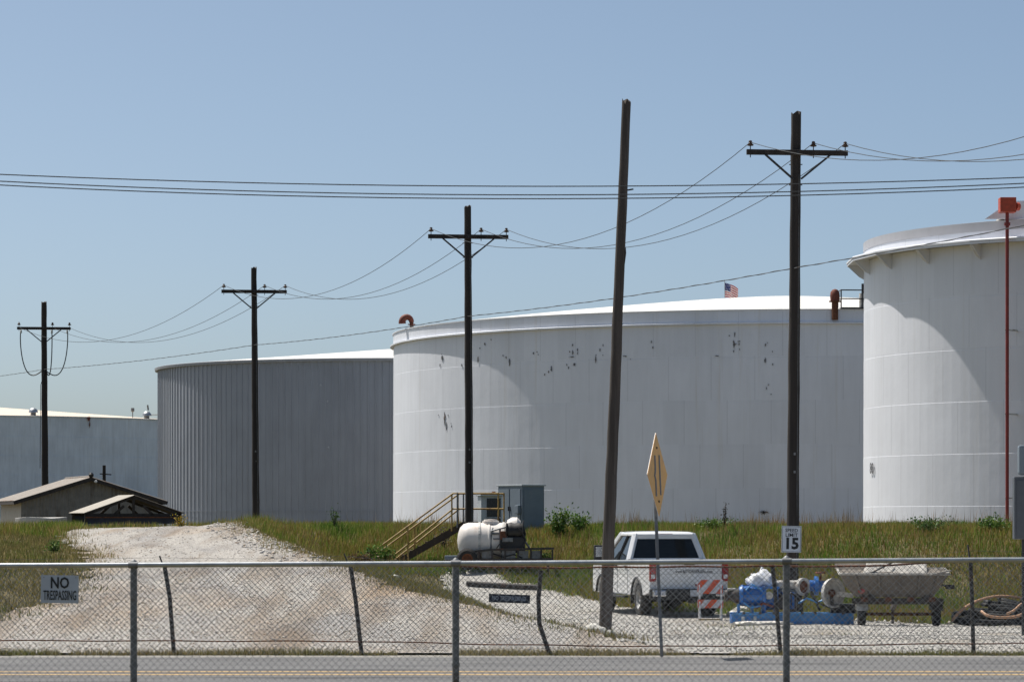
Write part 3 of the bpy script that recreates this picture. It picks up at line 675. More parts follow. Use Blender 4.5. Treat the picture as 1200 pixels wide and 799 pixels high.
# --- grey ribbed tank
DG, RG = 300.0, 22.4; qx, qy = xat(456, DG), DG; zgT = zat(432, 297.4)
tg = thing('storage_tank', 'dark grey tank clad in vertical ribbed panels behind the second utility pole', 'storage tank', (qx, qy, .2), group='oil storage tanks')
NP = 212; v = []; q = []
prof = [(0.0, 0), (.10, .07), (.16, .07), (.26, 0)]
pts = []
for k in range(NP):
    for (f, d) in [(0, 0), (.40, 0), (.45, .07), (.62, .07), (.67, 0)]:
        pts.append((2*math.pi*(k+f)/NP, RG+d))
z0, z1 = .2, zgT-.25; n = len(pts)
for zz in (z0, z1): v += [(qx+r*math.cos(a), qy+r*math.sin(a), zz) for a, r in pts]
mb = MB(); mb.add(v, [(i, (i+1) % n, (i+1) % n+n, i+n) for i in range(n)]); mb.build('ribbed_cladding', M['gray_clad'], tg)
zb = z0+.16*(z1-z0)
mb = MB(); mb.lathe([(RG+.08, zb), (RG+.10, zb), (RG+.10, zb+.06), (RG+.08, zb+.06)], 192, (qx, qy, 0)); mb.build('cladding_band', M['gray_clad'], tg)
mb = MB(); mb.lathe([(RG-.1, zgT-.26), (RG+.32, zgT-.26), (RG+.36, zgT-.02), (RG+.30, zgT+.02), (RG-.1, zgT+.02)], 192, (qx, qy, 0)); mb.build('eave_trim', M['gray_clad'], tg)
zgA = zat(409.0, DG)
mb = MB(); mb.lathe([(.01, zgA), (RG*.5, zgT+.5*(zgA-zgT)), (RG+.25, zgT+.025)], 128, (qx, qy, 0)); o = mb.build('roof', M['roof_white'], tg); flat_smooth(o)
for k, (px, py) in enumerate([(376, 451), (384, 470), (385, 524), (201, 544)]): shell_patch(tg, qx, qy, RG+.08, px, py, 3, 3.5, M['cabinet_pale'], 'repair_patch', 30+k)

# --- far pale tank on the left
DF, RF = 430.0, 35.7; lx, ly = xat(-60, DF), DF; zl = zat(487, 395)
tl = thing('storage_tank', 'distant pale blue-grey tank with rust streaks behind the tin-roofed shed', 'storage tank', (lx, ly, .2), group='oil storage tanks')
courses(tl, (lx, ly, 0), RF, .2, zl, 6, M['far_tank'], .03, 192)
mb = MB(); mb.lathe([(RF-.1, zl), (RF+.15, zl), (RF+.15, zl+.12), (RF-.1, zl+.12)], 192, (lx, ly, 0)); mb.build('rim_angle', M['far_tank'], tl)
zlA = zat(473, DF)
mb = MB(); mb.lathe([(.01, zlA), (RF*.5, zl+.5*(zlA-zl)+.06), (RF, zl+.125)], 128, (lx, ly, 0)); o = mb.build('roof', M['far_roof'], tl); flat_smooth(o)
shell_patch(tl, lx, ly, RF+.2, 104, 491, 6, 9, M['rust_red'], 'rust_stain', 5); shell_patch(tl, lx, ly, RF+.2, 105, 497, 2.5, 10, M['rust'], 'rust_stain', 6)
for k, (px, pw, lab) in enumerate([(39, 1.0, 'white mushroom vent on the far tank roof left of the leftmost utility pole'), (172, .95, 'white mushroom vent on the far tank roof near the grey tank')]):
    a, _ = cyl_hit(lx, ly, RF-1.2, px, 480); bx, by = lx+(RF-1.2)*math.cos(a), ly+(RF-1.2)*math.sin(a); zb = zl+.12
    t = thing('roof_vent', lab, 'vent', (bx, by, zb))
    mb = MB(); mb.tube([(bx, by, zb-.1), (bx, by, zb+.7)], .35, 10); mb.build('riser', M['galv_old'], t)
    mb = MB(); mb.lathe([(.1, zb+.45), (.62, zb+.45), (.58, zb+.72), (.36, zb+.98), (.01, zb+1.08)], 14, (bx, by, 0)); mb.build('hood', M['galv'], t, smooth=True)
    if k:
        mb = MB(); mb.tube([(bx-1.9, by, zb-.1), (bx-1.9, by, zb+.9), (bx-1.9, by, zb+1.1), (bx-1.9, by, zb+1.5)], [.06, .06, .25, .22], 8); mb.build('gauge_pipe', M['galv_old'], t)
        mb = MB(); mb.tube([(bx+.2, by, zb+1.2), (bx+.1, by, zb+1.9)], .12, 6); mb.build('vent_stub', M['galv_old'], t)
        mb = MB(); mb.tube([(bx+.6, by, zb+.6), (bx+2.6, by, zb+.6)], .06, 6); mb.tube([(bx+2.5, by, zb-.1), (bx+2.5, by, zb+.6)], .06, 6); mb.build('rail', M['galv_old'], t)

# ------------------------------------------------------------------ utility poles and lines
def text_mesh(body, size, mat, parent, mtx, local=True, name='lettering', ext=.0015, xs=1.0, bold=.012):
    cu = bpy.data.curves.new('t', 'FONT'); cu.body = body; cu.size = size; cu.extrude = ext
    cu.align_x = 'CENTER'; cu.align_y = 'CENTER'; cu.space_line = .85; cu.resolution_u = 2; cu.offset = bold*size
    tmp = bpy.data.objects.new('t', cu); COL.objects.link(tmp)
    me = bpy.data.meshes.new_from_object(tmp.evaluated_get(bpy.context.evaluated_depsgraph_get()))
    bpy.data.objects.remove(tmp); bpy.data.curves.remove(cu)
    me.transform(Matrix.Diagonal((xs, 1, 1, 1))); me.transform(mtx)
    me.materials.clear(); me.materials.append(mat); me.name = name
    o = bpy.data.objects.new(name, me); COL.objects.link(o)
    if parent is not None: o.parent = parent
    return o
FACE_CAM = Matrix.Rotation(R(90), 4, 'X')      # text plane XY -> XZ, facing -Y

def pole_body(top, base, r0, r1, n=14, seed=0, cut=.05):
    rd = random.Random(seed); top = Vector(top); base = Vector(base); pts = []; rs = []
    m = 26
    for i in range(m+1):
        f = i/m; p = base.lerp(top, f); p += Vector((rd.uniform(-1, 1), rd.uniform(-1, 1), 0))*.006
        pts.append(p); rs.append((r0+(r1-r0)*f)*(1+rd.uniform(-.025, .025)))
    mb = MB(); mb.tube(pts, rs, n)
    for p in mb.v[-n:]: p.z += rd.uniform(-cut, cut)+ .12*cut*(p.x-top.x)/r1
    return mb
ARM = 2.44
INS = (-1.13, .39, 1.16)
LINE = {}
def utility_pole(key, label, px_top, py_top, px_base, Y, py_arm, r0, r1, zbase=None, loops=False, arm_yaw=6, seed=0):
    zb = Hs(xat(px_base, Y), Y)-.1 if zbase is None else zbase
    top = at(px_top, py_top, Y); slope = (px_top-px_base)/(616-py_top)
    bx = xat(px_top-slope*((606-(zb-CAM_Z)*FPX/Y)-py_top), Y); base = Vector((bx, Y, zb))
    t = thing('utility_pole', label, 'utility pole', base, group='line of utility poles with crossarms')
    pole_body(top, base, r0, r1, seed=seed).build('pole', M['pole'], t, smooth=True)
    f = (zat(py_arm, Y)-zb)/(top.z-zb); c = base.lerp(top, f); rr = r0+(r1-r0)*f
    ya = R(arm_yaw); ax = Vector((math.cos(ya), math.sin(ya), 0)); fr = Vector((math.sin(ya), -math.cos(ya), 0))
    ca_ = c+fr*(rr+.05)
    mb = MB(); mb.bar(ca_-ax*ARM/2, ca_+ax*ARM/2, .095, .125); arm = mb.build('crossarm', M['pole'], t, bevel=.008)
    for s in (-1, 1):
        mb = MB(); mb.bar(ca_+ax*s*.78+fr*.055-Vector((0, 0, .06)), c+fr*(rr+.02)+ax*s*.10-Vector((0, 0, .62)), .045, .05, up=fr); mb.build('brace', M['steel_dark'], t)
    mb = MB(); mb.tube([ca_+fr*.045, ca_+fr*.075], .03, 8); mb.build('through_bolt', M['steel_dark'], t)
    ins = []
    for d in INS:
        p = ca_+ax*d*ARM/2.44+Vector((0, 0, .0625))
        mb = MB(); mb.tube([p-Vector((0, 0, .19)), p+Vector((0, 0, .12))], .012, 6); pin = mb.build('insulator_pin', M['steel_dark'], t)
        mb = MB(); mb.lathe([(.03, .08), (.075, .09), (.08, .115), (.05, .13), (.052, .15), (.035, .165), (.045, .185), (.03, .21), (.005, .215)], 12, p); mb.build('insulator', M['insul'], t, smooth=True)
        ins.append(p+Vector((0, 0, .17)))
    LINE[key] = dict(ins=ins, c=c, ax=ax, fr=fr, top=top, base=base, rr=rr, thing=t)
    if loops:
        for s, dx, sag in ((-1, -1.05, 2.35), (1, .35, 2.1), (1, 1.05, 2.25)):
            a0 = c+ax*dx-Vector((0, 0, .06)); zj = c.z-1.95; b0 = c+ax*.10*s+fr*(rr+.02); b0.z = zj
            pts = []
            for i in range(21):
                u = i/20
                x = a0.x+(b0.x-a0.x)*(1-math.cos(math.pi*u))/2 if False else a0.x+(b0.x-a0.x)*u**1.6
                zz = a0.z+(b0.z-a0.z)*u-1.15*math.sin(math.pi*min(1, u**1.0))*(u**.7)
                pts.append((x+(.16*(1 if dx > 0 else -1))*math.sin(math.pi*u)*(1 if abs(dx) > .5 else .35), a0.y+(b0.y-a0.y)*u, zz))
            mb = MB(); mb.tube(pts, .026, 6); mb.build('jumper_cable', M['wire_black'], t, smooth=True)
            mb = MB(); mb.lathe([(.02, -.16), (.06, -.14), (.03, -.11), (.06, -.08), (.03, -.05), (.05, -.02), (.01, 0)], 10, a0); mb.build('dead_end_insulator', M['cabinet_pale'], t, smooth=True)
        mb = MB(); mb.tube([c+fr*(rr+.03)+ax*.06-Vector((0, 0, 1.7)), c+fr*(rr+.06)-Vector((0, 0, 2.0))+ax*.02, c+fr*(rr+.16)-Vector((0, 0, 2.6))-ax*.14, c+fr*(rr+.16)-Vector((0, 0, 6.4))-ax*.17], .015, 6); mb.build('riser_cable', M['wire_black'], t)
    return t
utility_pole('A', 'nearest and tallest crossarm pole, carrying the speed limit sign', 933, 133, 929, 73.2, 180, .155, .118, seed=1)
utility_pole('B', 'dark crossarm pole standing behind the white sprayer tank and stairs', 548, 242, 550, 93.2, 278, .132, .105, seed=2)
utility_pole('C', 'dark crossarm pole in front of the ribbed grey tank', 297.5, 313.5, 300, 115.0, 342, .142, .105, zbase=1.2, seed=3)
utility_pole('D', 'leftmost crossarm pole with hanging cable loops, behind the tin-roofed shed', 51.5, 354, 53, 141.0, 385, .17, .125, zbase=.2, loops=True, seed=4)
for key in 'ABC':
    q = LINE[key]; b0, t0 = q['base'], q['top']; fr = q['fr']; t_ = q['thing']
    mb = MB(); mb.tube([b0.lerp(t0, f)+fr*.0+Vector((.6*(.15-.04*f), -.8*(.155-.045*f), 0)) for f in np.linspace(.02, .88, 14)], .008, 5); mb.build('ground_wire', M['galv_old'], t_)
    for k_, f in enumerate((.30, .335)):
        p_ = b0.lerp(t0, f); mb = MB(); mb.box(p_+Vector((.02, -.158+.03*f-(0 if key == 'A' else -.02), 0)), (.05, .006, .06)); mb.build('pole_tag', M['galv_old'], t_)
    for f in (.86, .90):
        p_ = b0.lerp(t0, f); mb = MB(); mb.tube([p_+Vector((-.16, 0, 0)), p_+Vector((.16, 0, 0))], .012, 6); mb.build('step_bolt', M['steel_dark'], t_)
# next pole of the line, off to the right
for o in ('E',):
    A, B = LINE['A'], LINE['B']
    LINE['E'] = dict(ins=[a+(a-b)*1.0+Vector((0, 0, .0)) for a, b in zip(A['ins'], B['ins'])], c=A['c']+(A['c']-B['c']))
def span(a, b, sag, n=24):
    return [a.lerp(b, i/n)-Vector((0, 0, 4*sag*(i/n)*(1-i/n))) for i in range(n+1)]
names = ['left', 'middle', 'right']
for k in range(3):
    pts = []
    for (p, q, sg) in (('E', 'A', 1.40), ('A', 'B', 1.38), ('B', 'C', 1.18), ('C', 'D', 1.30)):
        s_ = span(LINE[p]['ins'][k], LINE[q]['ins'][k] if q != 'D' else LINE[q]['ins'][k]-Vector((0, 0, .2)), sg); pts += s_ if not pts else s_[1:]
    mb = MB(); mb.tube(pts, .009, 5)
    tag(mb.build('power_line', M['wire'], None, smooth=True), 'sagging thin power line tied to the %s crossarm insulator of each pole' % ['left-end', 'inner right', 'right-end'][k], 'power line', 'lines between the crossarm poles')
# communication cable on the same poles
pts = []
cz = {'E': 5.9, 'A': None, 'B': None, 'C': None, 'D': None}
pa = {'A': at(932, 314.5, 73.2), 'B': at(549, 371, 93.2), 'C': at(299, 404.5, 115.0), 'D': at(52.5, 433, 141.0)}
for kk in pa: pa[kk].y -= .2
pa['E'] = pa['A']+(pa['A']-pa['B'])*1.0; pa['E'].z = 8.55
pa['F'] = pa['D']+(pa['D']-pa['C'])
for (p, q) in (('E', 'A'), ('A', 'B'), ('B', 'C'), ('C', 'D'), ('D', 'F')):
    s_ = span(pa[p], pa[q], .10, 16); pts += s_ if not pts else s_[1:]
t = thing('communication_cable', 'long straight twisted cable climbing rightwards past all four crossarm poles', 'cable', pa['F'])
mb = MB(); mb.tube(pts, .009, 6); mb.build('cable', M['wire_black'], t, smooth=True)
mb = MB(); L0 = 0.0; hp = []
for i in range(len(pts)-1):
    a_, b_ = pts[i], pts[i+1]; d = (b_-a_); n = max(2, int(d.length/.22))
    for j in range(n):
        p = a_.lerp(b_, j/n); L0 += d.length/n; an = L0*2*math.pi/1.5
        hp.append(p+Vector((0, math.cos(an), math.sin(an)))*.013)
mb.tube(hp, .008, 4); mb.build('lashing_wire', M['galv_old'], t)
# three roadside conductors running straight across
for k, (yl, ymid, yr, lab) in enumerate([(204.5, 218.5, 208, 'topmost of the three long wires crossing the sky along the road'), (212.5, 228.5, 215, 'middle of the three long wires crossing the sky along the road'), (217, 233, 219.5, 'lowest of the three long wires crossing the sky along the road')]):
    Y = 46.0-.25*k
    cf = np.polyfit([0, 650, 1200], [yl, ymid, yr], 2); pts = [at(px, float(np.polyval(cf, px)), Y) for px in range(-1700, 3000, 60)]
    mb = MB(); mb.tube(pts, .0085, 5); tag(mb.build('roadside_wire', M['wire'], None, smooth=True), lab, 'power line', 'wires along the road')
# leaning bare pole
Yp = 64.0
top = at(734, 119, Yp); base = at(708.5, 742, Yp); base.z = Hs(base.x, Yp)-.1
t = thing('bare_pole', 'bare weathered pole without crossarm, leaning right in front of the white pickup', 'utility pole', base)
pole_body(top, base, .135, .092, seed=9, cut=.07).build('pole', M['pole_grey'], t, smooth=True)
u = base.lerp(top, .835); mb = MB(); mb.bar(u+Vector((.1, -.05, 0)), u+Vector((.22, -.05, .02)), .03); mb.build('hook', M['steel_dark'], t)
u = base.lerp(top, .705); mb = MB(); mb.add([u+Vector((.085, -.05, -.2)), u+Vector((.13, -.05, .15)), u+Vector((.12, -.05, .3)), u+Vector((.07, -.03, .1)), u+Vector((.10, 0, 0))], [(0, 1, 2, 3), (0, 4, 2), (0, 4, 1), (2, 3, 4), (1, 4, 2), (0, 3, 4)]); mb.build('splinter', M['pole_grey'], t)
def rock(name, label, c, s, mat, seed, cat='rock'):
    rd = random.Random(seed); bm = bmesh.new(); bmesh.ops.create_icosphere(bm, subdivisions=2, radius=1)
    for v in bm.verts:
        k = 1+.35*math.sin(v.co.x*2.3+seed)*math.cos(v.co.y*2.9+seed*2)+rd.uniform(-.10, .10); v.co = Vector((v.co.x*s[0]*k, v.co.y*s[1]*k, v.co.z*s[2]*k))
    me = bpy.data.meshes.new(name); bm.to_mesh(me); bm.free(); me.materials.append(mat)
    o = bpy.data.objects.new(name, me); COL.objects.link(o); o.location = c; return tag(o, label, cat)
p = at(700, 737, 63.2); p.z = Hs(p.x, p.y)+.12; rock('boulder', 'large pale boulder at the foot of the leaning bare pole', p, (.23, .17, .15), M['stone_white'], 3)
p = at(716, 743, 62.4); p.z = Hs(p.x, p.y)+.06; rock('boulder', 'small pale stone beside the boulder under the leaning pole', p, (.12, .1, .09), M['stone_white'], 5)
for k, (px, py, Yq, s, lab) in enumerate([(868, 676, 78, .22, 'upper pale rock on the slope between pickup and blue pump'), (862, 684, 77, .18, 'lower pale rock on the slope between pickup and blue pump'), (872, 669.5, 80, .16, 'highest pale rock on the slope behind the blue pump'), (461, 676, 80, .15, 'pale rock lying at the right shoulder of the ramp')]):
    p = at(px, py, Yq); p.z = Hs(p.x, p.y)+s*.3; rock('pale_rock', lab, p, (s*1.3, s, s*.6), M['stone_white'], 11+k)

# ------------------------------------------------------------------ fences
def chain_mesh(name, mat, parent, Y, x0, x1, ztop, zbot, wr, d=.0708, ybow=None):
    """interwoven zig-zag wires, one joined part: the wires are far under a pixel"""
    hs = d/2; xs = np.arange(x0, x1, hs); V = []; Q = []; off = OFF[parent.name]; nv = 0
    tri = [(0, 1.0), (.866, -.5), (-.866, -.5)]
    for i, x in enumerate(xs):
        zt_, zb_ = ztop(x), zbot(x); n = int((zt_-zb_)/hs); k = np.arange(n+1)
        px = x+np.where((k+i) % 2 == 0, -.0015, hs+.0015); pz = zt_-k*hs
        px = px+.012*np.sin(pz*3+x*.7)
        py = Y+np.where(k % 2 == 0, -.003, .003)+(.0 if ybow is None else ybow(px, pz))
        ring = []
        for (a, b) in tri: ring.append(np.stack([px+a*wr*1.35, py+b*wr, pz], -1))
        v = np.stack(ring, 1).reshape(-1, 3)-np.array(off)
        b0 = np.arange(n)*3+nv
        for e in range(3):
            f = (e+1) % 3; Q.append(np.stack([b0+e, b0+f, b0+f+3, b0+e+3], -1))
        V.append(v); nv += len(v)
    o = raw_mesh(name, np.concatenate(V), np.concatenate(Q), mat); o.parent = parent; o['kind'] = 'stuff'; return o
# near fence: galvanised rail on round posts
YN = 28.9
def nz(x): return zat(np.interp(600+x*FPX/YN, [0, 600, 1200], [662.5, 659.5, 655.5]), YN)
zgN = .55
t = thing('near_fence', 'galvanised chain link fence with a bright top rail on the near roadside', 'fence', (0, YN, zgN))
mb = MB(); mb.tube([(x, YN, float(nz(x))) for x in np.linspace(-9, 9, 37)], .0235, 14); mb.build('top_rail', M['galv'], t, smooth=True)
for px in (-222, 156, 534, 922, 1300):
    x = xat(px, YN); z = float(nz(x))
    mb = MB(); mb.tube([(x, YN+.045, zgN-.3), (x, YN+.045, z+.005)], .033, 14); post = mb.build('post', M['galv_old'], t, smooth=True)
    mb = MB(); mb.lathe([(.036, z-.03), (.037, z+.01), (.03, z+.035), (.012, z+.05), (.002, z+.055)], 14, (x, YN+.045, 0)); mb.build('post_cap', M['galv_old'], post, smooth=True)
    OFF[post.name] = OFF[t.name]
    mb = MB(); mb.tube([(x-.045, YN, z), (x+.045, YN, z)], .030, 14); mb.build('rail_collar', M['galv_old'], post, smooth=True)
    for q in (.28, .62, .95):
        mb = MB(); mb.lathe([(.035, z-q-.012), (.039, z-q-.012), (.039, z-q+.012), (.035, z-q+.012)], 14, (x, YN+.045, 0)); mb.build('tie_band', M['galv_old'], post)
chain_mesh('chain_link', M['mesh_near'], t, YN-.012, -6.2, 6.2, lambda x: float(nz(x))-.012, lambda x: zgN+.03, .0016)
# no trespassing sign hung on it
Ysg = YN-.03
def sign_board(name, label, cx, cz, Y, w, h, mat, tilt=0, cat='sign'):
    t = thing(name, label, cat, (cx, Y, cz)); t.rotation_euler = (0, R(tilt), 0)
    mb = MB(); mb.box((0, 0, 0), (w, .004, h)); mb.build('panel', mat, t, local=True, bevel=.001)
    return t
c = at(70, 690, Ysg)
t = sign_board('no_trespassing_sign', 'pale NO TRESPASSING sign with dark capitals on the near fence, left', c.x, c.z, Ysg, .355, .262, M['sign_grey'], .8)
text_mesh('NO', .145, M['ink'], t, Matrix.Translation((0, -.004, .055)) @ FACE_CAM, xs=.78, bold=.025)
text_mesh('TRESPASSING', .125, M['ink'], t, Matrix.Translation((.003, -.004, -.062)) @ FACE_CAM, xs=.415, bold=.014)
for sx in (-.15, .15):
    mb = MB(); mb.tube([(sx, -.005, .11), (sx, .02, .115)], .004, 6); mb.build('wire_tie', M['steel_dark'], t, local=True)

# far fence: leaning posts, rusty top pipe and tension wire
YF = 48.9
rail = [(-900, 660), (-60, 662), (190, 663), (300, 662.5), (412, 661), (530, 663), (640, 665), (770, 664), (910, 663), (1000, 663.5), (1080, 660), (1140, 656.5), (1220, 654), (2100, 656)]
fz = lambda x: float(zat(np.interp(600+x*FPX/YF, [p for p, _ in rail], [q for _, q in rail]), YF))
bw = [(-900, 750), (0, 750), (420, 751), (600, 755), (760, 757), (920, 756), (1200, 753), (2100, 752)]
t = thing('old_fence', 'sagging chain link fence with leaning posts and rusty rail across the road', 'fence', (0, YF, 0))
tf = t
mb = MB(); mb.tube([(x, YF, fz(x)+.006*math.sin(x*5)) for x in np.linspace(-20, 20, 161)], .015, 8); mb.build('top_rail', M['rust'], t, smooth=True)
mb = MB(); mb.tube([(x, YF-.01, float(zat(np.interp(600+x*FPX/YF, [p for p, _ in bw], [q for _, q in bw]), YF))+.006*math.sin(x*3.1)) for x in np.linspace(-20, 20, 161)], .010, 6); mb.build('tension_wire', M['rust'], t, smooth=True)
posts = [([(187, 651), (193, 664)], [(193, 664), (199, 700), (204, 768)]), ([(403, 648), (411, 664)], [(411, 664), (417, 705), (424, 768)]),
         (None, [(634, 668), (631, 700), (632, 730), (645, 770)]), (None, [(905, 661), (909, 700), (915, 768)]), ([(1134, 638), (1137, 655)], [(1137, 655), (1139, 700), (1141, 770)]),
         (None, [(-20, 655), (-16, 770)]), (None, [(1365, 652), (1366, 770)])]
for arm, pl in posts:
    pts = [at(px, py, YF+.03) for px, py in pl]; pts.append(pts[-1]-Vector((0, 0, .25)))
    mb = MB(); mb.tube(pts, .034 if len(pl) < 4 else .036, 10); post = mb.build('post', M['post_dark'], t, smooth=True); OFF[post.name] = OFF[t.name]
    if arm:
        mb = MB(); a_, b_ = [at(px, py, YF+.03) for px, py in arm]; mb.bar(b_+Vector((0, -.0, -.05)), a_, .05, .02); mb.build('barbed_wire_arm', M['post_dark'], post)
for k, dz in enumerate((0.06, .13)):
    pts = []
    for (px, py) in [(-400, 655), (187, 653), (404, 651), (640, 666), (905, 664), (1135, 645), (1600, 648)]: pts.append(at(px, py+5*k, YF+.02))
    pp = []
    for i in range(len(pts)-1): s_ = span(pts[i], pts[i+1], .03, 8); pp += s_ if not pp else s_[1:]
    mb = MB(); mb.tube(pp, .0028, 4); mb.build('barbed_wire', M['galv_old'], t)
chain_mesh('chain_link', M['mesh_far'], t, YF-.02, -9.6, 9.6, lambda x: fz(x)-.01, lambda x: .035+.02*math.sin(x*2.3), .0034, d=.084, ybow=lambda x, z: .05*np.sin(x*1.3)*np.sin(np.clip(z, 0, 1.4)*2.2))
c = at(597, 701, YF-.06)
t = sign_board('no_trespassing_sign', 'narrow dark NO TRESPASSING bar sign with pale letters on the far fence', c.x, c.z, YF-.07, .655, .135, M['sign_navy'], 2.0)
text_mesh('NO TRESPASSING', .098, M['ink_pale'], t, Matrix.Translation((-.01, -.004, 0)) @ FACE_CAM, xs=.70)
for sx in (-.3, .3):
    mb = MB(); mb.tube([(sx, -.004, .05), (sx, .04, .05)], .004, 6); mb.build('wire_tie', M['steel_dark'], t, local=True)

# yellow diamond warning sign seen edge-on
Yd = 48.3
pt, pbm = at(768.4, 598, Yd), at(775.5, 769, Yd); ptop = pt+(pt-pbm)*(98/171)
t = thing('warning_sign', 'faded yellow diamond road sign seen nearly edge-on, on a grey steel post', 'road sign', (pbm.x, Yd, 0))
mb = MB(); lean = (ptop-pbm); 
mb.bar(pbm-lean*.15, pbm+lean*.90, .05, .03, up=(0, 1, 0)); mb.build('post', M['galv_old'], t)
cen = at(768, 556, Yd)+Vector((.03, -.06, 0)); yaw = R(73.5); nrm = Vector((math.sin(yaw), -math.cos(yaw), 0)); tx = Vector((math.cos(yaw), math.sin(yaw), 0))
hd = .66; axz = lean.normalized()
def dpt(u, v, n=0.0): return cen+tx*u+axz*v+nrm*n
mb = MB(); rim = []
for k, (cu_, cv_) in enumerate([(hd, 0), (0, hd), (-hd, 0), (0, -hd)]):
    d = Vector((cu_, cv_)).normalized(); e = Vector((-d.y, d.x)); b0 = Vector((cu_, cv_))-d*.035
    rim += [b0-e*.03, b0+d*.028, b0+e*.03]
nn = len(rim); mb.add([dpt(p.x, p.y, .003) for p in rim]+[dpt(p.x, p.y, -.003) for p in rim], [tuple(range(nn)), tuple(range(nn, 2*nn))]+[(i, (i+1) % nn, (i+1) % nn+nn, i+nn) for i in range(nn)])
plate = mb.build('plate', M['sign_yellow'], t); OFF[plate.name] = OFF[t.name]
mb = MB(); mb.add([dpt(p.x*1.004, p.y*1.004, s) for s in (-.010, -.0035) for p in rim], [tuple(range(nn)), tuple(range(nn, 2*nn))]+[(i, (i+1) % nn, (i+1) % nn+nn, i+nn) for i in range(nn)]); mb.build('backing_sheet', M['white_paint'], t)
for pl in ([(-.145, .30), (-.145, .06), (-.20, -.02), (-.145, -.08), (-.145, -.34)], [(.145, .31), (.145, -.32)]):
    mb = MB()
    pp = [dpt(u, v, .0065) for u, v in pl]
    for a_, b_ in zip(pl[:-1], pl[1:]):
        w = .045
        mb.add([dpt(a_[0]-w, a_[1], .0065), dpt(a_[0]+w, a_[1], .0065), dpt(b_[0]+w, b_[1], .0065), dpt(b_[0]-w, b_[1], .0065)], [(0, 1, 2, 3)])
    mb.build('painted_edge_line', M['ink_grey'], t)
for v_ in (.42, -.42):
    mb = MB(); mb.tube([dpt(0, v_, 0), dpt(0, v_, .016)], .018, 8); mb.build('bolt', M['steel_dark'], t)

# speed limit sign on pole A
c = at(927.5, 631.5, 72.8); w, h = .465, .625
t = thing('speed_limit_sign', 'white SPEED LIMIT 15 sign fixed to the nearest crossarm pole', 'road sign', c)
t.rotation_euler = (0, R(1), 0)
mb = MB(); mb.box((0, 0, 0), (w, .012, h)); mb.build('panel', M['sign_white'], t, local=True, bevel=.002)
mb = MB(); 
for (cx_, cz_, dx_, dz_) in ((0, h/2-.018, w-.03, .010), (0, -h/2+.018, w-.03, .010)): mb.box((cx_, -.0075, cz_), (dx_, .003, dz_))
for (cx_, cz_, dx_, dz_) in ((w/2-.018, 0, .010, h-.05), (-w/2+.018, 0, .010, h-.05)): mb.box((cx_, -.0075, cz_), (dx_, .003, dz_))
mb2 = MB(); mb2.add([(x*(w/2-.013-k*.010), -.0075, z*(h/2-.013-k*.010)) for k in (0, 1) for x, z in ((-1, -1), (1, -1), (1, 1), (-1, 1))], [(i, (i+1) % 4, (i+1) % 4+4, i+4) for i in range(4)]); mb2.build('border_line', M['ink_grey'], t, local=True)
text_mesh('SPEED', .118, M['ink'], t, Matrix.Translation((0, -.009, .205)) @ FACE_CAM, xs=.95, bold=.012)
text_mesh('LIMIT', .118, M['ink'], t, Matrix.Translation((0, -.009, .095)) @ FACE_CAM, xs=1.05, bold=.012)
text_mesh('15', .36, M['ink'], t, Matrix.Translation((0, -.009, -.115)) @ FACE_CAM, ext=.002, xs=1.0, bold=.04)
for zz in (.24, -.26):
    mb = MB(); mb.box((.0, .06, zz), (.05, .11, .03)); mb.build('bracket', M['steel_dark'], t, local=True)

# tank number stencilled on the right tank
a, z = cyl_hit(rx, ry, RR+.1, 1021.5, 549)
Mt = Matrix.Translation(Vector((rx+(RR+.105)*math.cos(a), ry+(RR+.105)*math.sin(a), z))-Vector(tr.location)) @ Matrix.Rotation(a+math.pi/2, 4, 'Z') @ FACE_CAM
text_mesh('80', .80, M['ink_grey'], tr, Mt, xs=.9, ext=.006, name='stencilled_number')

# post with grey cabinets at the right edge
Yc = 60.0
bx = xat(1203, Yc)
t = thing('meter_post', 'grey meter cabinet and pale box on a post at the right frame edge', 'meter post', (bx, Yc, Hs(bx, Yc)))
zb = Hs(bx, Yc)
mb = MB(); mb.bar((bx+.05, Yc+.1, zb-.2), (bx+.05, Yc+.1, zat(515, Yc)), .11); mb.build('post', M['post_dark'], t)
mb = MB(); mb.box((xat(1207, Yc), Yc-.02, zat(595, Yc)), (.66, .22, 1.22)); cb_ = mb.build('cabinet', M['cabinet_dark'], t, bevel=.02); OFF[cb_.name] = OFF[t.name]
mb = MB(); mb.box((xat(1207, Yc), Yc-.138, zat(595, Yc)), (.56, .012, 1.08)); mb.build('cabinet_door', M['cabinet_dark'], cb_, bevel=.004)
mb = MB(); mb.box((xat(1207.5, Yc), Yc+.02, zat(539, Yc)), (.48, .2, .58)); mb.build('meter_box', M['cabinet'], t, bevel=.05)
mb = MB(); mb.tube([(xat(1200, Yc), Yc, zat(630, Yc)), (xat(1200, Yc), Yc, zb-.1)], .05, 10); mb.build('conduit', M['steel_dark'], t, smooth=True)

def rr_ring(x0, x1, y0, y1, z, r, tilt=0, n=4):
    out = []
    for cx_, cy_, a0 in ((x1-r, y1-r, 0), (x0+r, y1-r, 90), (x0+r, y0+r, 180), (x1-r, y0+r, 270)):
        for k in range(n+1):
            a = R(a0+90*k/n); x_, y_ = cx_+r*math.cos(a), cy_+r*math.sin(a); out.append(Vector((x_, y_, z+tilt*(y_))))
    return out
def loft(mb, rings, close=True):
    n = len(rings[0]); vs = [p for r_ in rings for p in r_]
    fs = [(i*n+k, i*n+(k+1) % n, (i+1)*n+(k+1) % n, (i+1)*n+k) for i in range(len(rings)-1) for k in range(n)]
    if close: fs.append(tuple(range(n)))
    mb.add(vs, fs); return mb

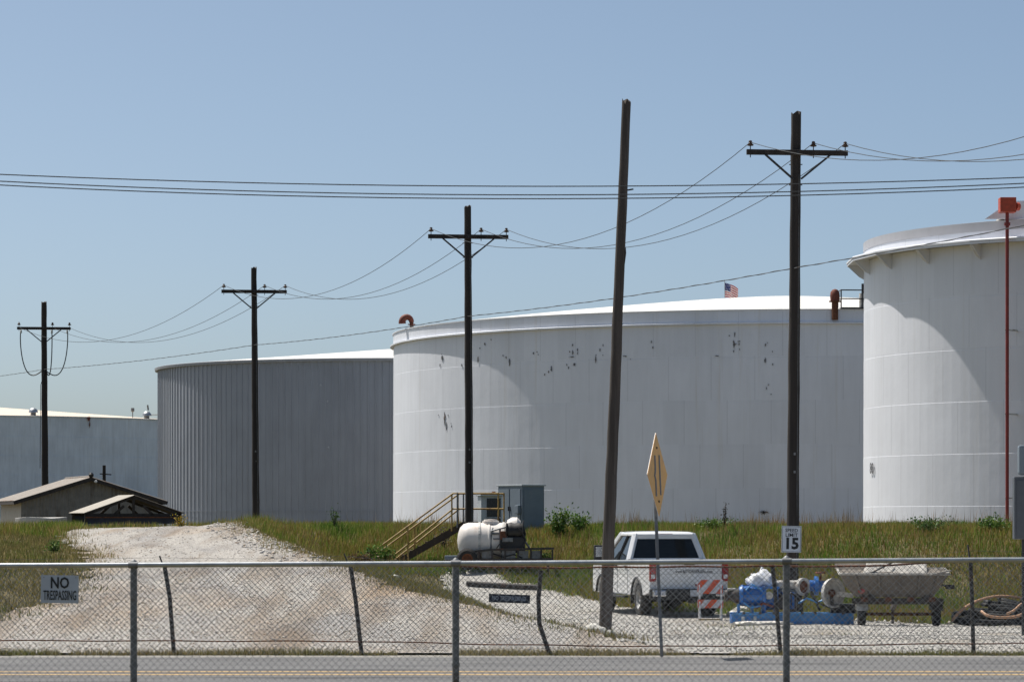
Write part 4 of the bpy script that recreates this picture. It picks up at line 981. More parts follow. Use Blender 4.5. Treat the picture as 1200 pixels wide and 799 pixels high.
# ------------------------------------------------------------------ pickup truck (local: x right, y forward, z up, origin on the ground under the tailgate)
yaw = R(12); rcx, rcy = 4.33, 75.0; gz = Hs(4.2, 76.5)+.02
tk = thing('pickup_truck', 'white crew pickup seen from behind, parked on the gravel yard', 'pickup truck', (rcx, rcy, gz), yaw)
WR = .42; RY, FY = 1.28, 4.98; HW = .99
def arch(cy, r=.52, n=10, z0=.52):
    a0 = math.asin(max(-1, min(1, (z0-WR)/r)))
    return [(cy-r*math.cos(a), WR+r*math.sin(a)) for a in np.linspace(a0, math.pi-a0, n)]
# bed: two sides, floor, tailgate
bed_side = [(.06, .60)]+arch(RY)+[(2.13, .52), (2.13, 1.37), (.06, 1.37)]
for s in (-1, 1):
    mb = MB(); mb.prism(bed_side, s*HW, s*(HW-.17), 'X')
    p_ = mb.build('bed_side', M['truck_white'], tk, local=True, bevel=.022); OFF[p_.name] = Vector((0, 0, 0))
    mb = MB(); mb.box((s*(HW-.06), 1.1, 1.385), (.14, 2.05, .03)); mb.build('bed_rail_cap', M['black_plastic'], p_, local=True, bevel=.006)
    # wheel arch lining lip
    pts = [(s*(HW+.012), y, z) for y, z in arch(RY, .535)]
    mb = MB(); mb.tube(pts, .03, 6); mb.build('arch_trim', M['black_plastic'], p_, local=True, smooth=True)
mb = MB(); mb.box((0, 1.1, .66), (1.62, 2.0, .10)); mb.build('bed_floor', M['black_plastic'], tk, local=True)
mb = MB(); mb.box((0, 2.08, 1.0), (1.62, .06, .62)); mb.build('bed_front_wall', M['truck_white'], tk, local=True)
mb = MB(); mb.box((0, .06, 1.03), (1.66, .09, .68)); tgate = mb.build('tailgate', M['truck_white'], tk, local=True, bevel=.02)
mb = MB(); mb.box((0, .045, 1.375), (1.66, .12, .03)); mb.build('spoiler_cap', M['truck_white'], tgate, local=True, bevel=.008)
mb = MB(); mb.box((0, .012, 1.315), (.26, .02, .07)); mb.build('handle', M['black_plastic'], tgate, local=True, bevel=.006)
mb = MB(); mb.box((0, .010, .90), (1.58, .014, .03)); mb.build('crease', M['truck_white'], tgate, local=True, bevel=.004)
text_mesh('www.BOYDRIVERSEAL.com', .10, M['ink'], tgate, Matrix.Translation((.12, .0105, 1.12)) @ FACE_CAM, xs=.80)
mb = MB(); mb.box((.36, .012, .79), (.42, .012, .05)); mb.build('sticker', M['tail_red'], tgate, local=True)
for s in (-1, 1):
    mb = MB(); mb.box((s*(HW-.075), .045, 1.10), (.155, .10, .44)); l_ = mb.build('tail_light', M['tail_red'], tk, local=True, bevel=.02)
    mb = MB(); mb.box((s*(HW-.075), -.008, 1.0), (.10, .012, .10)); mb.build('reverse_lens', M['white_paint'], l_, local=True, bevel=.004)
# rear bumper, plate, hitch
mb = MB(); mb.prism([(-HW, -.02), (-HW+.1, -.14), (-.35, -.2), (.35, -.2), (HW-.1, -.14), (HW, -.02), (HW, .12), (-HW, .12)], .44, .70, 'Z'); bp_ = mb.build('rear_bumper', M['black_plastic'], tk, local=True, bevel=.03)
for s in (-1, 1):
    mb = MB(); mb.box((s*.79, -.135, .60), (.34, .09, .17)); mb.build('bumper_end', M['chrome'], bp_, local=True, bevel=.035)
mb = MB(); mb.box((.12, -.212, .60), (.31, .015, .155)); mb.build('licence_plate', M['sign_grey'], bp_, local=True, bevel=.004)
mb = MB(); mb.box((0, -.20, .40), (.09, .32, .09)); mb.build('tow_hitch', M['steel_dark'], tk, local=True, bevel=.008)
mb = MB(); mb.box((0, 1.3, .52), (1.5, 2.4, .16)); mb.build('chassis', M['black_plastic'], tk, local=True)
mb = MB(); mb.tube([(-.8, RY, WR), (.8, RY, WR)], .07, 10); mb.build('rear_axle', M['steel_dark'], tk, local=True)
mb = MB(); mb.lathe([(.02, -.2), (.16, -.12), (.2, 0), (.16, .12), (.02, .2)], 12, (0, RY, WR)); mb.build('differential', M['steel_dark'], tk, local=True, smooth=True)
# cab and hood body
front = [(2.16, .50), (4.36, .50)]+arch(FY, .52)+[(5.66, .50), (5.95, .56), (6.0, .85), (5.97, 1.18), (5.85, 1.26), (4.62, 1.36), (2.16, 1.36)]
mb = MB(); mb.prism(front, -HW, HW, 'X'); cabb = mb.build('cab_body', M['truck_white'], tk, local=True, bevel=.04)
zr0, zr1 = 1.36, 2.03
lo = [(-HW+.03, 2.19), (HW-.03, 2.19), (HW-.03, 4.72), (-HW+.03, 4.72)]; hi = [(-.74, 2.42), (.74, 2.42), (.74, 3.72), (-.74, 3.72)]
def gp(i, j, f):   # along pillar i
    a_, b_ = lo[i], hi[i]; return Vector((a_[0]+(b_[0]-a_[0])*f, a_[1]+(b_[1]-a_[1])*f, zr0+(zr1-zr0)*f))
# pillars + roof
for i, nm in enumerate(('rear_pillar', 'rear_pillar', 'front_pillar', 'front_pillar')):
    mb = MB(); mb.bar(gp(i, 0, -.01), gp(i, 0, 1.0), .13, .12); mb.build(nm, M['truck_white'], tk, local=True, bevel=.02)
for s, i, j in ((-1, 0, 3), (1, 1, 2)):
    pa_, pb_ = gp(i, 0, 0).lerp(gp(j, 0, 0), .45), gp(i, 0, 1).lerp(gp(j, 0, 1), .45)
    mb = MB(); mb.bar(pa_, pb_, .09, .05); mb.build('door_pillar', M['black_plastic'], tk, local=True)
for f, nm, hh_ in ((.90, 'window_header', .13), (.02, 'window_sill', .10)):
    mb = MB(); mb.bar(gp(0, 0, f), gp(1, 0, f), .07, hh_); mb.build(nm, M['truck_white'], tk, local=True, bevel=.02)
mb = MB(); loft(mb, [[Vector((x*k, 3.08+(y-3.08)*k, z_)) for x, y in ((-.80, 2.36), (-.70, 2.34), (.70, 2.34), (.80, 2.36), (.80, 3.80), (.70, 3.84), (-.70, 3.84), (-.80, 3.80))] for k, z_ in ((1.0, zr1-.05), (1.0, zr1-.01), (.95, zr1+.025), (.82, zr1+.05), (.4, zr1+.062), (.01, zr1+.065))]); rf = mb.build('roof', M['truck_white'], tk, local=True, smooth=True)
mb = MB(); mb.box((0, 2.37, zr1-.02), (.42, .05, .05)); mb.build('brake_light', M['tail_red'], rf, local=True, bevel=.008)
def pane(name, corners, inset=.0, mat='glass', d=.012):
    a_, b_, c_, e_ = [Vector(p) for p in corners]; n_ = (b_-a_).cross(e_-a_).normalized()
    ce = (a_+b_+c_+e_)/4; q = [p+(ce-p)*inset for p in (a_, b_, c_, e_)]
    mb = MB(); mb.add([p+n_*d/2 for p in q]+[p-n_*d/2 for p in q], [(0, 1, 2, 3), (7, 6, 5, 4), (0, 4, 5, 1), (1, 5, 6, 2), (2, 6, 7, 3), (3, 7, 4, 0)])
    return mb.build(name, M[mat], tk, local=True)
pane('rear_window', [gp(0, 0, .08), gp(1, 0, .08), gp(1, 0, .86), gp(0, 0, .86)])
pane('windshield', [gp(3, 0, .03), gp(2, 0, .03), gp(2, 0, .95), gp(3, 0, .95)])
for i, j in ((0, 3), (1, 2)):
    for f0, f1 in ((.0, .43), (.47, 1.0)):
        b0, b1 = gp(i, 0, .02).lerp(gp(j, 0, .02), f0), gp(i, 0, .02).lerp(gp(j, 0, .02), f1); t0, t1 = gp(i, 0, .94).lerp(gp(j, 0, .94), f0), gp(i, 0, .94).lerp(gp(j, 0, .94), f1)
        pane('side_window', [b0, b1, t1, t0])
# interior
for s in (-.42, .42):
    mb = MB(); mb.box((s, 3.55, 1.35), (.5, .14, .62), rot=Matrix.Rotation(R(-10), 3, 'X')); st_ = mb.build('front_seat', M['dark_inside'], tk, local=True, bevel=.05)
    mb = MB(); mb.box((s, 3.50, 1.77), (.26, .10, .18)); mb.build('headrest', M['dark_inside'], st_, local=True, bevel=.04)
mb = MB(); mb.box((0, 2.62, 1.42), (1.5, .16, .30)); mb.build('rear_seat', M['dark_inside'], tk, local=True, bevel=.04)
mb = MB(); mb.lathe([(.01, -.16), (.10, -.12), (.13, 0), (.09, .12), (.01, .16)], 10, (-.52, 2.85, 1.74)); mb.build('hanging_vest', M['red_cloth'], tk, local=True, smooth=True)
mb = MB(); mb.box((0, 4.55, 1.38), (1.6, .3, .14)); mb.build('dashboard', M['dark_inside'], tk, local=True, bevel=.04)
# door seams, handles, mirrors, wheels, steps, lights, grille
for s in (-1, 1):
    for yy in (2.24, 3.28, 4.36):
        mb = MB(); mb.box((s*(HW+.002), yy, .95), (.008, .012, .78)); mb.build('door_seam', M['ink_grey'], tk, local=True)
    for yy in (2.42, 3.42):
        mb = MB(); mb.box((s*(HW+.02), yy, 1.22), (.035, .20, .04)); mb.build('door_handle', M['black_plastic'], tk, local=True, bevel=.01)
    mb = MB(); mb.box((s*(HW+.05), 3.3, .46), (.16, 2.1, .05)); mb.build('side_step', M['black_plastic'], tk, local=True, bevel=.015)
    mb = MB(); mb.box((s*(HW+.22), 4.42, 1.53), (.24, .10, .40)); mi = mb.build('mirror', M['black_plastic'], tk, local=True, bevel=.03)
    mb = MB(); mb.bar((s*(HW-.02), 4.42, 1.42), (s*(HW+.16), 4.42, 1.46), .05); mb.build('mirror_arm', M['black_plastic'], mi, local=True)
    mb = MB(); mb.box((s*(HW+.22), 4.362, 1.56), (.18, .012, .26)); mb.build('mirror_glass', M['chrome'], mi, local=True)
    pts = [(s*(HW+.012), y, z) for y, z in arch(FY, .535)]
    mb = MB(); mb.tube(pts, .03, 6); mb.build('arch_trim', M['black_plastic'], tk, local=True, smooth=True)
    mb = MB(); mb.box((s*.80, 5.96, 1.0), (.34, .06, .26)); mb.build('headlight', M['chrome'], tk, local=True, bevel=.02)
    mb = MB(); mb.prism([(RY+.62, .30), (RY+.66, .30), (RY+.66, .62), (RY+.62, .62)], s*HW, s*(HW-.28), 'X'); mb.build('mud_flap', M['rubber'], tk, local=True)
    for cy in (RY, FY):
        w0 = s*(HW-.30); w1 = s*(HW-.02); wc = (w0+w1)/2; hwid = .14
        mb = MB(); mb.lathe([(.25, -hwid), (.36, -hwid), (.40, -hwid+.02), (WR, -hwid+.05), (WR, hwid-.05), (.40, hwid-.02), (.36, hwid), (.25, hwid)], 32, (wc, cy, WR), 'X'); ty = mb.build('wheel', M['rubber'], tk, local=True, smooth=True); OFF[ty.name] = Vector((0, 0, 0))
        mb = MB(); so = s
        mb.lathe([(.03, so*.07), (.07, so*.09), (.09, so*.06), (.18, so*.05), (.22, so*.115), (.255, so*.13), (.255, so*-.12), (.03, so*-.12)], 24, (wc, cy, WR), 'X'); rm = mb.build('rim', M['rim_steel'], ty, local=True, smooth=True)
mb = MB(); mb.box((0, 5.99, .98), (1.2, .05, .34)); mb.build('grille', M['black_plastic'], tk, local=True, bevel=.02)
mb = MB(); mb.box((0, 6.04, .62), (1.94, .14, .22)); mb.build('front_bumper', M['chrome'], tk, local=True, bevel=.04)
mb = MB(); mb.tube([(.55, .5, .40), (.78, .18, .38), (.86, .02, .38)], .04, 8); mb.build('exhaust_pipe', M['steel_dark'], tk, local=True, smooth=True)

# ------------------------------------------------------------------ barricade
Yb_ = 73.2; bcx = xat(832, Yb_); gz = Hs(bcx, Yb_)+.03
t = thing('barricade', 'folding barricade with two orange-and-white striped boards behind the pickup', 'barricade', (bcx, Yb_, gz), R(4))
pw = .62
def board(z0, h, y0, ph):
    mb = MB(); mb.box((0, y0, z0+h/2), (pw, .025, h)); b_ = mb.build('striped_board', M['sign_white'], t, local=True, bevel=.004)
    sl = h*.85; w = .155; per = .31
    x = -pw/2-sl+ph
    while x < pw/2:
        poly = [(x, z0), (x+w, z0), (x+w+sl, z0+h), (x+sl, z0+h)]
        # clip to the board's left/right edges
        def clip(P, xm, sg):
            out = []
            for i in range(len(P)):
                a_, b2 = P[i], P[(i+1) % len(P)]; ia, ib = sg*(a_[0]-xm) >= 0, sg*(b2[0]-xm) >= 0
                if ia: out.append(a_)
                if ia != ib:
                    f = (xm-a_[0])/(b2[0]-a_[0]); out.append((xm, a_[1]+(b2[1]-a_[1])*f))
            return out
        P = clip(poly, -pw/2+.006, 1); P = clip(P, pw/2-.006, -1) if P else P
        if len(P) >= 3:
            mb = MB(); mb.prism(P, y0-.0175, y0-.0145, 'Y'); mb.build('orange_stripe', M['orange_tape'], b_, local=True)
        x += per
board(.64, .33, -.02, .10); board(.30, .20, -.085, .02)
for sx in (-.26, .26):
    mb = MB(); mb.bar((sx, .0, .98), (sx, -.16, .0), .035, .035); mb.build('front_leg', M['white_paint'], t, local=True)
    mb = MB(); mb.bar((sx+.03, .03, .96), (sx+.03, .28, .0), .035, .035); mb.build('rear_leg', M['white_paint'], t, local=True)
mb = MB(); mb.bar((-.29, -.16, .03), (.22, -.16, .03), .03); mb.build('foot_bar', M['yellow_rail'], t, local=True)
p = at(888, 727, 69.7); p.z = Hs(p.x, p.y)+.06
rock('concrete_slab', 'flat broken pale concrete slab on the gravel in front of the blue pump', p, (.62, .28, .07), M['stone_white'], 31, 'rock')

# ------------------------------------------------------------------ blue pump skid
Yq = 70.4; pc = Vector((xat(925, Yq), Yq, Hs(xat(925, Yq), Yq)+.03)); gz = pc.z
t = thing('pump_skid', 'bright blue pump skid with plastic-wrapped top and white flanged pipe', 'pump', pc)
X = lambda px: xat(px, Yq)
Z = lambda py: zat(py, Yq)
for yy in (-.35, .35):
    mb = MB()
    for dz, w, h in ((.03, .16, .03), (.14, .03, .20), (.25, .16, .03)): mb.box(((X(857)+X(998))/2, Yq+yy, gz+dz), (X(998)-X(857), w, h))
    mb.build('skid_beam', M['blue_light'], t)
for px in (859, 895, 932, 968, 996):
    mb = MB(); mb.box((X(px), Yq, gz+.14), (.10, .66, .18)); mb.build('cross_member', M['blue'], t)
for k, px in enumerate((862, 869, 876, 883)):
    mb = MB(); mb.box((X(px), Yq-.436, gz+.14), (.07, .012, .10)); mb.build('lifting_lug', M['cabinet_pale'] if k % 2 else M['blue'], t)
zs_ = Z(697)
mb = MB(); mb.lathe([(.02, -.30), (.20, -.28), (.24, -.22), (.24, -.20), (.215, -.19), (.215, .24), (.25, .25), (.25, .30), (.02, .31)], 24, (X(880), Yq-.1, zs_), 'X'); mb.build('pump_barrel', M['blue'], t, smooth=True)
for a in range(8):
    an = a*math.pi/4; mb = MB(); mb.box((X(880), Yq-.1+.225*math.cos(an), zs_+.225*math.sin(an)), (.40, .03, .03), rot=Matrix.Rotation(an, 3, 'X')); mb.build('cooling_fin', M['blue'], t)
mb = MB(); mb.lathe([(.02, -.26), (.12, -.26), (.14, -.20), (.10, -.16), (.17, 0), (.17, .1), (.02, .1)], 20, (X(862), Yq-.1, zs_-.01), 'X'); mb.build('intake_nozzle', M['post_dark'], t, smooth=True)
mb = MB(); mb.box((X(857), Yq-.1, zs_+.14), (.18, .15, .05)); mb.build('nozzle_cover', M['dirty_white'], t, bevel=.015)
for px in (865, 881, 893):
    mb = MB(); mb.box((X(px), Yq-.1, (gz+.26+zs_-.2)/2), (.05, .30, max(.05, zs_-.2-gz-.26))); mb.build('barrel_foot', M['blue_light'], t)
# gearbox frame
for px in (895, 909):
    for yy in (-.3, .25):
        mb = MB(); mb.bar((X(px), Yq+yy, gz+.26), (X(px), Yq+yy, Z(687)), .06); mb.build('frame_upright', M['blue'], t)
mb = MB(); mb.box(((X(893)+X(911))/2, Yq, Z(688)), (X(911)-X(890), .68, .05)); mb.build('frame_top', M['blue'], t)
mb = MB(); mb.lathe([(.02, -.2), (.17, -.18), (.21, 0), (.17, .18), (.02, .2)], 18, (X(901), Yq-.05, Z(704)), 'X'); mb.build('gearbox', M['blue'], t, smooth=True)
mb = MB(); mb.lathe([(.01, -.04), (.09, -.04), (.09, .02), (.01, .02)], 16, (X(900), Yq-.26, Z(697)), 'Y'); mb.build('pressure_gauge', M['dirty_white'], t)
mb = MB(); mb.tube([(X(884), Yq-.3, Z(712)), (X(893), Yq-.32, Z(706)), (X(905), Yq-.32, Z(710))], .03, 8); mb.build('drain_pipe', M['rust_red'], t, smooth=True)
# wrapped engine on top
rd = random.Random(4); bm = bmesh.new(); bmesh.ops.create_icosphere(bm, subdivisions=3, radius=1)
for v in bm.verts:
    k = 1+.16*math.sin(v.co.x*5+1)*math.cos(v.co.y*4)+.10*math.sin(v.co.z*7+v.co.x*6)+rd.uniform(-.05, .05)
    v.co = Vector((v.co.x*.34*k, v.co.y*.30*k, max(v.co.z, -.55)*.26*k))
me = bpy.data.meshes.new('plastic_wrap'); bm.to_mesh(me); bm.free(); me.materials.append(M['tarp_white']); me.transform(Matrix.Translation(Vector((X(893), Yq+.1, Z(682)))-pc))
o = bpy.data.objects.new('plastic_wrap', me); COL.objects.link(o); o.parent = t; flat_smooth(o)
mb = MB(); mb.lathe([(.005, .30), (.03, .26), (.06, .18), (.11, .12)], 10, (X(893.5), Yq+.1, Z(678))); mb.build('wrap_peak', M['tarp_white'], t, smooth=True)
mb = MB(); mb.tube([(X(904), Yq, Z(684.5)), (X(936), Yq, Z(684.5))], .095, 16); mb.build('discharge_pipe', M['dirty_white'], t, smooth=True)
mb = MB(); mb.tube([(X(907), Yq+.05, Z(692)), (X(934), Yq+.05, Z(692))], .06, 12); mb.build('lower_pipe', M['cabinet'], t, smooth=True)
dr = Vector((.62, -.78, .0)).normalized()
def dish(name, c, prof, mat, parent=t, n=26):
    q = dr.to_track_quat('Z', 'Y').to_matrix().to_4x4(); mb = MB(); mb.lathe(prof, n, (0, 0, 0), M=Matrix.Translation(c) @ q); return mb.build(name, mat, parent, smooth=True)
c = Vector((X(942), Yq-.12, Z(687)))
dish('pipe_flange', c, [(.13, -.18), (.15, -.1), (.205, -.08), (.205, 0), (.15, .005), (.13, -.05), (.01, -.06)], M['dirty_white'])
dish('pipe_mouth', c+dr*.003, [(.145, -.04), (.12, -.02), (.01, -.025)], M['rust'])
mb = MB(); mb.tube([c-dr*.15, c-dr*.15-Vector((0, 0, .22)), (c.x-.05, c.y+.2, gz+.3)], .05, 10); mb.build('support_leg', M['post_dark'], t, smooth=True)
mb = MB(); mb.tube([(X(948), Yq+.1, Z(686)), (X(972), Yq+.1, Z(687))], .13, 16); mb.build('suction_pipe', M['blue'], t, smooth=True)
mb = MB(); mb.lathe([(.13, -.04), (.22, -.04), (.22, .04), (.13, .04)], 20, (X(957), Yq+.1, Z(686)), 'X'); mb.build('suction_flange', M['blue'], t)
c = Vector((X(976), Yq-.35, Z(694)))
dish('flywheel_guard', c, [(.05, -.20), (.24, -.18), (.33, -.10), (.345, 0), (.31, .0), (.27, -.10), (.10, -.13), (.01, -.12)], M['dirty_white'])
dish('guard_hub', c-dr*.10, [(.08, -.04), (.08, .05), (.05, .08), (.01, .085)], M['rust'])
mb = MB(); mb.bar(c-dr*.12, (c.x+.02, c.y+.05, gz+.02), .08, .08); mb.build('guard_stand', M['post_dark'], t)
mb = MB(); mb.bar(c+Vector((.05, -.05, -.02)), c+Vector((.42, -.12, -.06)), .06, .10); mb.build('tow_tongue', M['dirty_white'], t)
# engine block, hoses, braces and valves that crowd the skid
mb = MB(); mb.box((X(919), Yq+.12, Z(703)), (.46, .42, .40)); mb.build('engine_block', M['blue'], t, bevel=.03)
for k in range(5):
    mb = MB(); mb.box((X(911+k*4), Yq-.10, Z(702)), (.025, .03, .34)); mb.build('engine_rib', M['post_dark'], t)
mb = MB(); mb.lathe([(.02, -.05), (.15, -.05), (.17, 0), (.15, .05), (.02, .05)], 20, (X(915), Yq-.16, Z(705)), 'Y'); mb.build('drive_pulley', M['post_dark'], t, smooth=True)
for k, pl in enumerate([[(873, 691), (880, 684), (890, 690), (897, 699)], [(905, 690), (916, 698), (926, 694), (934, 700)], [(934, 706), (944, 700), (956, 705), (968, 700)], [(948, 694), (953, 702), (962, 708), (975, 712)], [(870, 705), (878, 711), (890, 709)]]):
    mb = MB(); mb.tube([(X(px), Yq-.28-.02*k, Z(py)) for px, py in pl], .022, 7); mb.build('hose', M['black_hose'] if k % 2 else M['blue_light'], t, smooth=True)
for px in (870, 889, 905, 922, 938, 953, 986):
    mb = MB(); mb.box((X(px), Yq-.43, gz+.27), (.06, .05, .06)); mb.build('skid_bolt', M['post_dark'], t)
for a0, b0 in (((934, 715), (946, 694)), ((960, 715), (950, 692)), ((986, 716), (976, 700))):
    mb = MB(); mb.bar((X(a0[0]), Yq-.2, Z(a0[1])), (X(b0[0]), Yq-.1, Z(b0[1])), .045); mb.build('pipe_brace', M['post_dark'], t)
mb = MB(); mb.lathe([(.02, .0), (.02, .16), (.11, .16), (.12, .18), (.11, .2), (.02, .2)], 16, (X(962), Yq+.1, Z(680))); mb.build('valve_wheel', M['rust_red'], t, smooth=True)
mb = MB(); mb.box((X(988), Yq, gz+.36), (.55, .5, .22)); mb.build('battery_box', M['black_plastic'], t, bevel=.02)

# ------------------------------------------------------------------ hopper trailer
Yh = 69.3; hc = Vector((xat(1052, Yh), Yh, Hs(xat(1052, Yh), Yh)+.03)); gz = hc.z
t = thing('hopper_trailer', 'dusty tan open hopper on a two-wheel trailer beside the black hoses', 'trailer', hc, R(-3))
s_ = FPX/Yh
U = lambda px: (px-1052)/s_            # local x from photo pixels
V = lambda py: zat(py, Yh)-gz
# tub: stacked rounded rectangles
rg = [(U(1003), U(1092), -.30, .42, V(699), .04), (U(991), U(1101), -.40, .55, V(686), .05), (U(983), U(1110), -.50, .66, V(672), .05)]
mb = MB(); loft(mb, [rr_ring(*q, tilt=.0) for q in rg[:2]]+[[p+Vector((0, 0, .16*max(0, p.y))) for p in rr_ring(*rg[2])]]); 
loft(mb, [[p*.97+Vector((0, 0, .16*max(0, p.y)+V(672)*.03)) for p in rr_ring(*rg[2])], rr_ring(rg[1][0]+.05, rg[1][1]-.05, -.36, .5, V(686)+.02, .05), rr_ring(rg[0][0]+.05, rg[0][1]-.05, -.25, .37, V(698)+.04, .04)])
tub = mb.build('tub', M['hopper'], t, local=True, smooth=True)
top = [p+Vector((0, 0, .16*max(0, p.y))) for p in rr_ring(*rg[2])]; top.append(top[0])
mb = MB(); mb.tube(top, .032, 6, cap=False); mb.build('rim', M['hopper_rim'], t, local=True, smooth=True)
# raised back sheet and crumpled lid
mb = MB(); v = []; n = 14
for i in range(n+1):
    f = i/n; x = U(980)+(U(1088)-U(980))*f
    v += [Vector((x, .52, V(672)+.10)), Vector((x+.01, .74+.05*math.sin(f*9), V(657)+.04*math.sin(f*7)-.05*(f > .86)))]
mb.add(v+[p+Vector((0, .02, 0)) for p in v], [(2*i, 2*i+2, 2*i+3, 2*i+1) for i in range(n)]+[(2*i+2*n+2, 2*i+2*n+4, 2*i+2*n+5, 2*i+2*n+3) for i in range(n)])
mb.build('back_sheet', M['hopper'], t, local=True, smooth=True)
nu, nv = 16, 8; v = []; q = []
for j in range(nv+1):
    for i in range(nu+1):
        f, g = i/nu, j/nv; x = U(1010+8*g)+(U(1085+3*g)-U(1010+8*g))*f
        v.append((x, -.40+1.0*g, V(674)+.02+(V(660)-V(674))*g+.035*math.sin(f*11+3*g)+.03*math.sin(g*8+f*5)+random.uniform(-.012, .012)))
        if i < nu and j < nv: q.append((j*(nu+1)+i, j*(nu+1)+i+1, (j+1)*(nu+1)+i+1, (j+1)*(nu+1)+i))
o = raw_mesh('crumpled_cover', np.array(v), np.array(q), M['hopper_rim']); o.parent = t; md = o.modifiers.new('s', 'SOLIDIFY'); md.thickness = .01
mb = MB(); mb.bar((U(1020), -.42, V(672)+.03), (U(1046), .1, V(662)+.06), .03); mb.build('pry_bar', M['post_dark'], t, local=True)
mb = MB(); mb.bar((U(1088), -.56, V(674)+.02), (U(1112), -.5, V(669)+.03), .05, .03); mb.build('loose_strip', M['hopper_rim'], t, local=True)
for px0, px1 in ((1001, 1009), (1028, 1031), (1052, 1053), (1076, 1074), (1097, 1089)):
    mb = MB(); mb.bar((U(px0), -.515, V(673)), (U(px1), -.318, V(698)), .05, .035); mb.build('tub_rib', M['hopper'], t, local=True)
for px in (1012, 1040, 1066, 1090):
    mb = MB(); mb.box((U(px), -.36, V(701.5)), (.16, .05, .10)); mb.build('tilt_bracket', M['rust'], t, local=True)
# chassis, axle, wheels, fender
mb = MB(); mb.box(((U(1000)+U(1104))/2, -.30, V(704)), (U(1104)-U(1000), .09, .12)); mb.build('rear_beam', M['post_dark'], t, local=True)
mb = MB(); mb.box(((U(1000)+U(1104))/2, .40, V(704)), (U(1104)-U(1000), .09, .12)); mb.build('front_beam', M['post_dark'], t, local=True)
for px in (1022, 1084):
    mb = MB(); mb.box((U(px), .05, V(700)), (.10, .9, .08)); mb.build('side_beam', M['post_dark'], t, local=True)
mb = MB(); mb.tube([(U(1012), .05, .27), (U(1096), .05, .27)], .035, 10); mb.build('axle', M['rust'], t, local=True)
mb = MB(); mb.bar((U(1052), .4, V(704)), (U(1052), 1.7, .35), .09, .10); mb.build('drawbar', M['post_dark'], t, local=True)
mb = MB(); mb.bar((U(1052), 1.6, .32), (U(1052), 1.6, 0), .06); mb.build('jack_stand', M['post_dark'], t, local=True)
for px, s in ((1010, -1), (1097, 1)):
    mb = MB(); mb.lathe([(.15, -.09), (.22, -.09), (.26, -.07), (.27, -.03), (.27, .03), (.26, .07), (.22, .09), (.15, .09)], 26, (U(px), .05, .27), 'X'); w_ = mb.build('wheel', M['rubber'], t, local=True, smooth=True)
    mb = MB(); mb.lathe([(.01, s*.05), (.05, s*.06), (.06, s*.03), (.12, s*.03), (.155, s*.085), (.155, -s*.08), (.01, -s*.08)], 18, (U(px), .05, .27), 'X'); mb.build('rim', M['rim_steel'], w_, local=True, smooth=True)
    mb = MB(); prof = [(.33*math.cos(a)+.05, .27+.33*math.sin(a)) for a in np.linspace(R(15), R(165), 11)]
    prof2 = [(.315*math.cos(a)+.05, .27+.315*math.sin(a)) for a in np.linspace(R(165), R(15), 11)]
    mb.prism(prof+prof2, U(px)-.13, U(px)+.13, 'X'); fd = mb.build('fender', M['dirty_white'] if s < 0 else M['post_dark'], t, local=True)
mb = MB(); mb.lathe([(.01, -.06), (.075, -.05), (.08, .02), (.01, .03)], 14, (U(1008.5), -.32, V(691)), 'Y'); mb.build('reflector', M['tail_red'], t, local=True, smooth=True)
mb = MB(); mb.bar((U(1008.5), -.28, V(691)), (U(1008.5), -.25, V(705)), .03); mb.build('reflector_post', M['post_dark'], t, local=True)
mb = MB(); mb.bar((U(1014), -.34, V(684)), (U(1020), -.34, V(704)), .04, .03); mb.build('upright_strut', M['post_dark'], t, local=True)
mb = MB(); mb.box((U(1112), -.2, V(687)), (.20, .12, .10)); mb.build('latch_handle', M['black_plastic'], t, local=True, bevel=.02)
mb = MB(); mb.bar((U(1100), -.2, V(684)), (U(1110), -.2, V(687)), .04); mb.build('latch_bar', M['black_plastic'], t, local=True)

# ------------------------------------------------------------------ hose heap
def hose(name, label, cx, cy, z0, rad, turns, dz, r, mat, seed, ell=.55, end=None, group=None):
    rd = random.Random(seed); pts = []; n = int(turns*22); ph = rd.uniform(0, 6)
    for i in range(n+1):
        a = ph+2*math.pi*i/22; f = i/n
        rr_ = rad*(1+.12*math.sin(f*9+seed)+.06*math.sin(a*2.3+seed))
        x, y = cx+rr_*math.cos(a)+.08*math.sin(f*5), cy+rr_*ell*math.sin(a)
        pts.append((x, y, max(Hs(x, y)+r*1.05, z0+dz*f*turns+.05*math.sin(a+seed)+.10*math.sin(a-1.0))))
    if end: pts += end
    mb = MB(); mb.tube(pts, r, 8); return tag(mb.build(name, mat, None, smooth=True), label, 'hose', group)
Yo = 69.2; hz = Hs(xat(1175, Yo), Yo)+.03
for k, (px, rad, tn, dz, zz, sd) in enumerate([(1168, .85, 3.4, .05, 0, 1), (1182, .72, 3.2, .06, .10, 2), (1190, .62, 3.4, .06, .22, 3), (1200, .50, 3.0, .06, .30, 4)]):
    hose('black_hose', ['bottom and widest black hose coil of the heap beside the hopper trailer', 'second black hose coil from the ground in the heap by the trailer', 'third black hose coil from the ground in the heap by the trailer', 'topmost and smallest black hose coil of the heap at the right edge'][k], xat(px, Yo), Yo+.3, hz+.04+zz, rad, tn, dz, .045, M['black_hose'], sd, .5, group='heap of hoses')
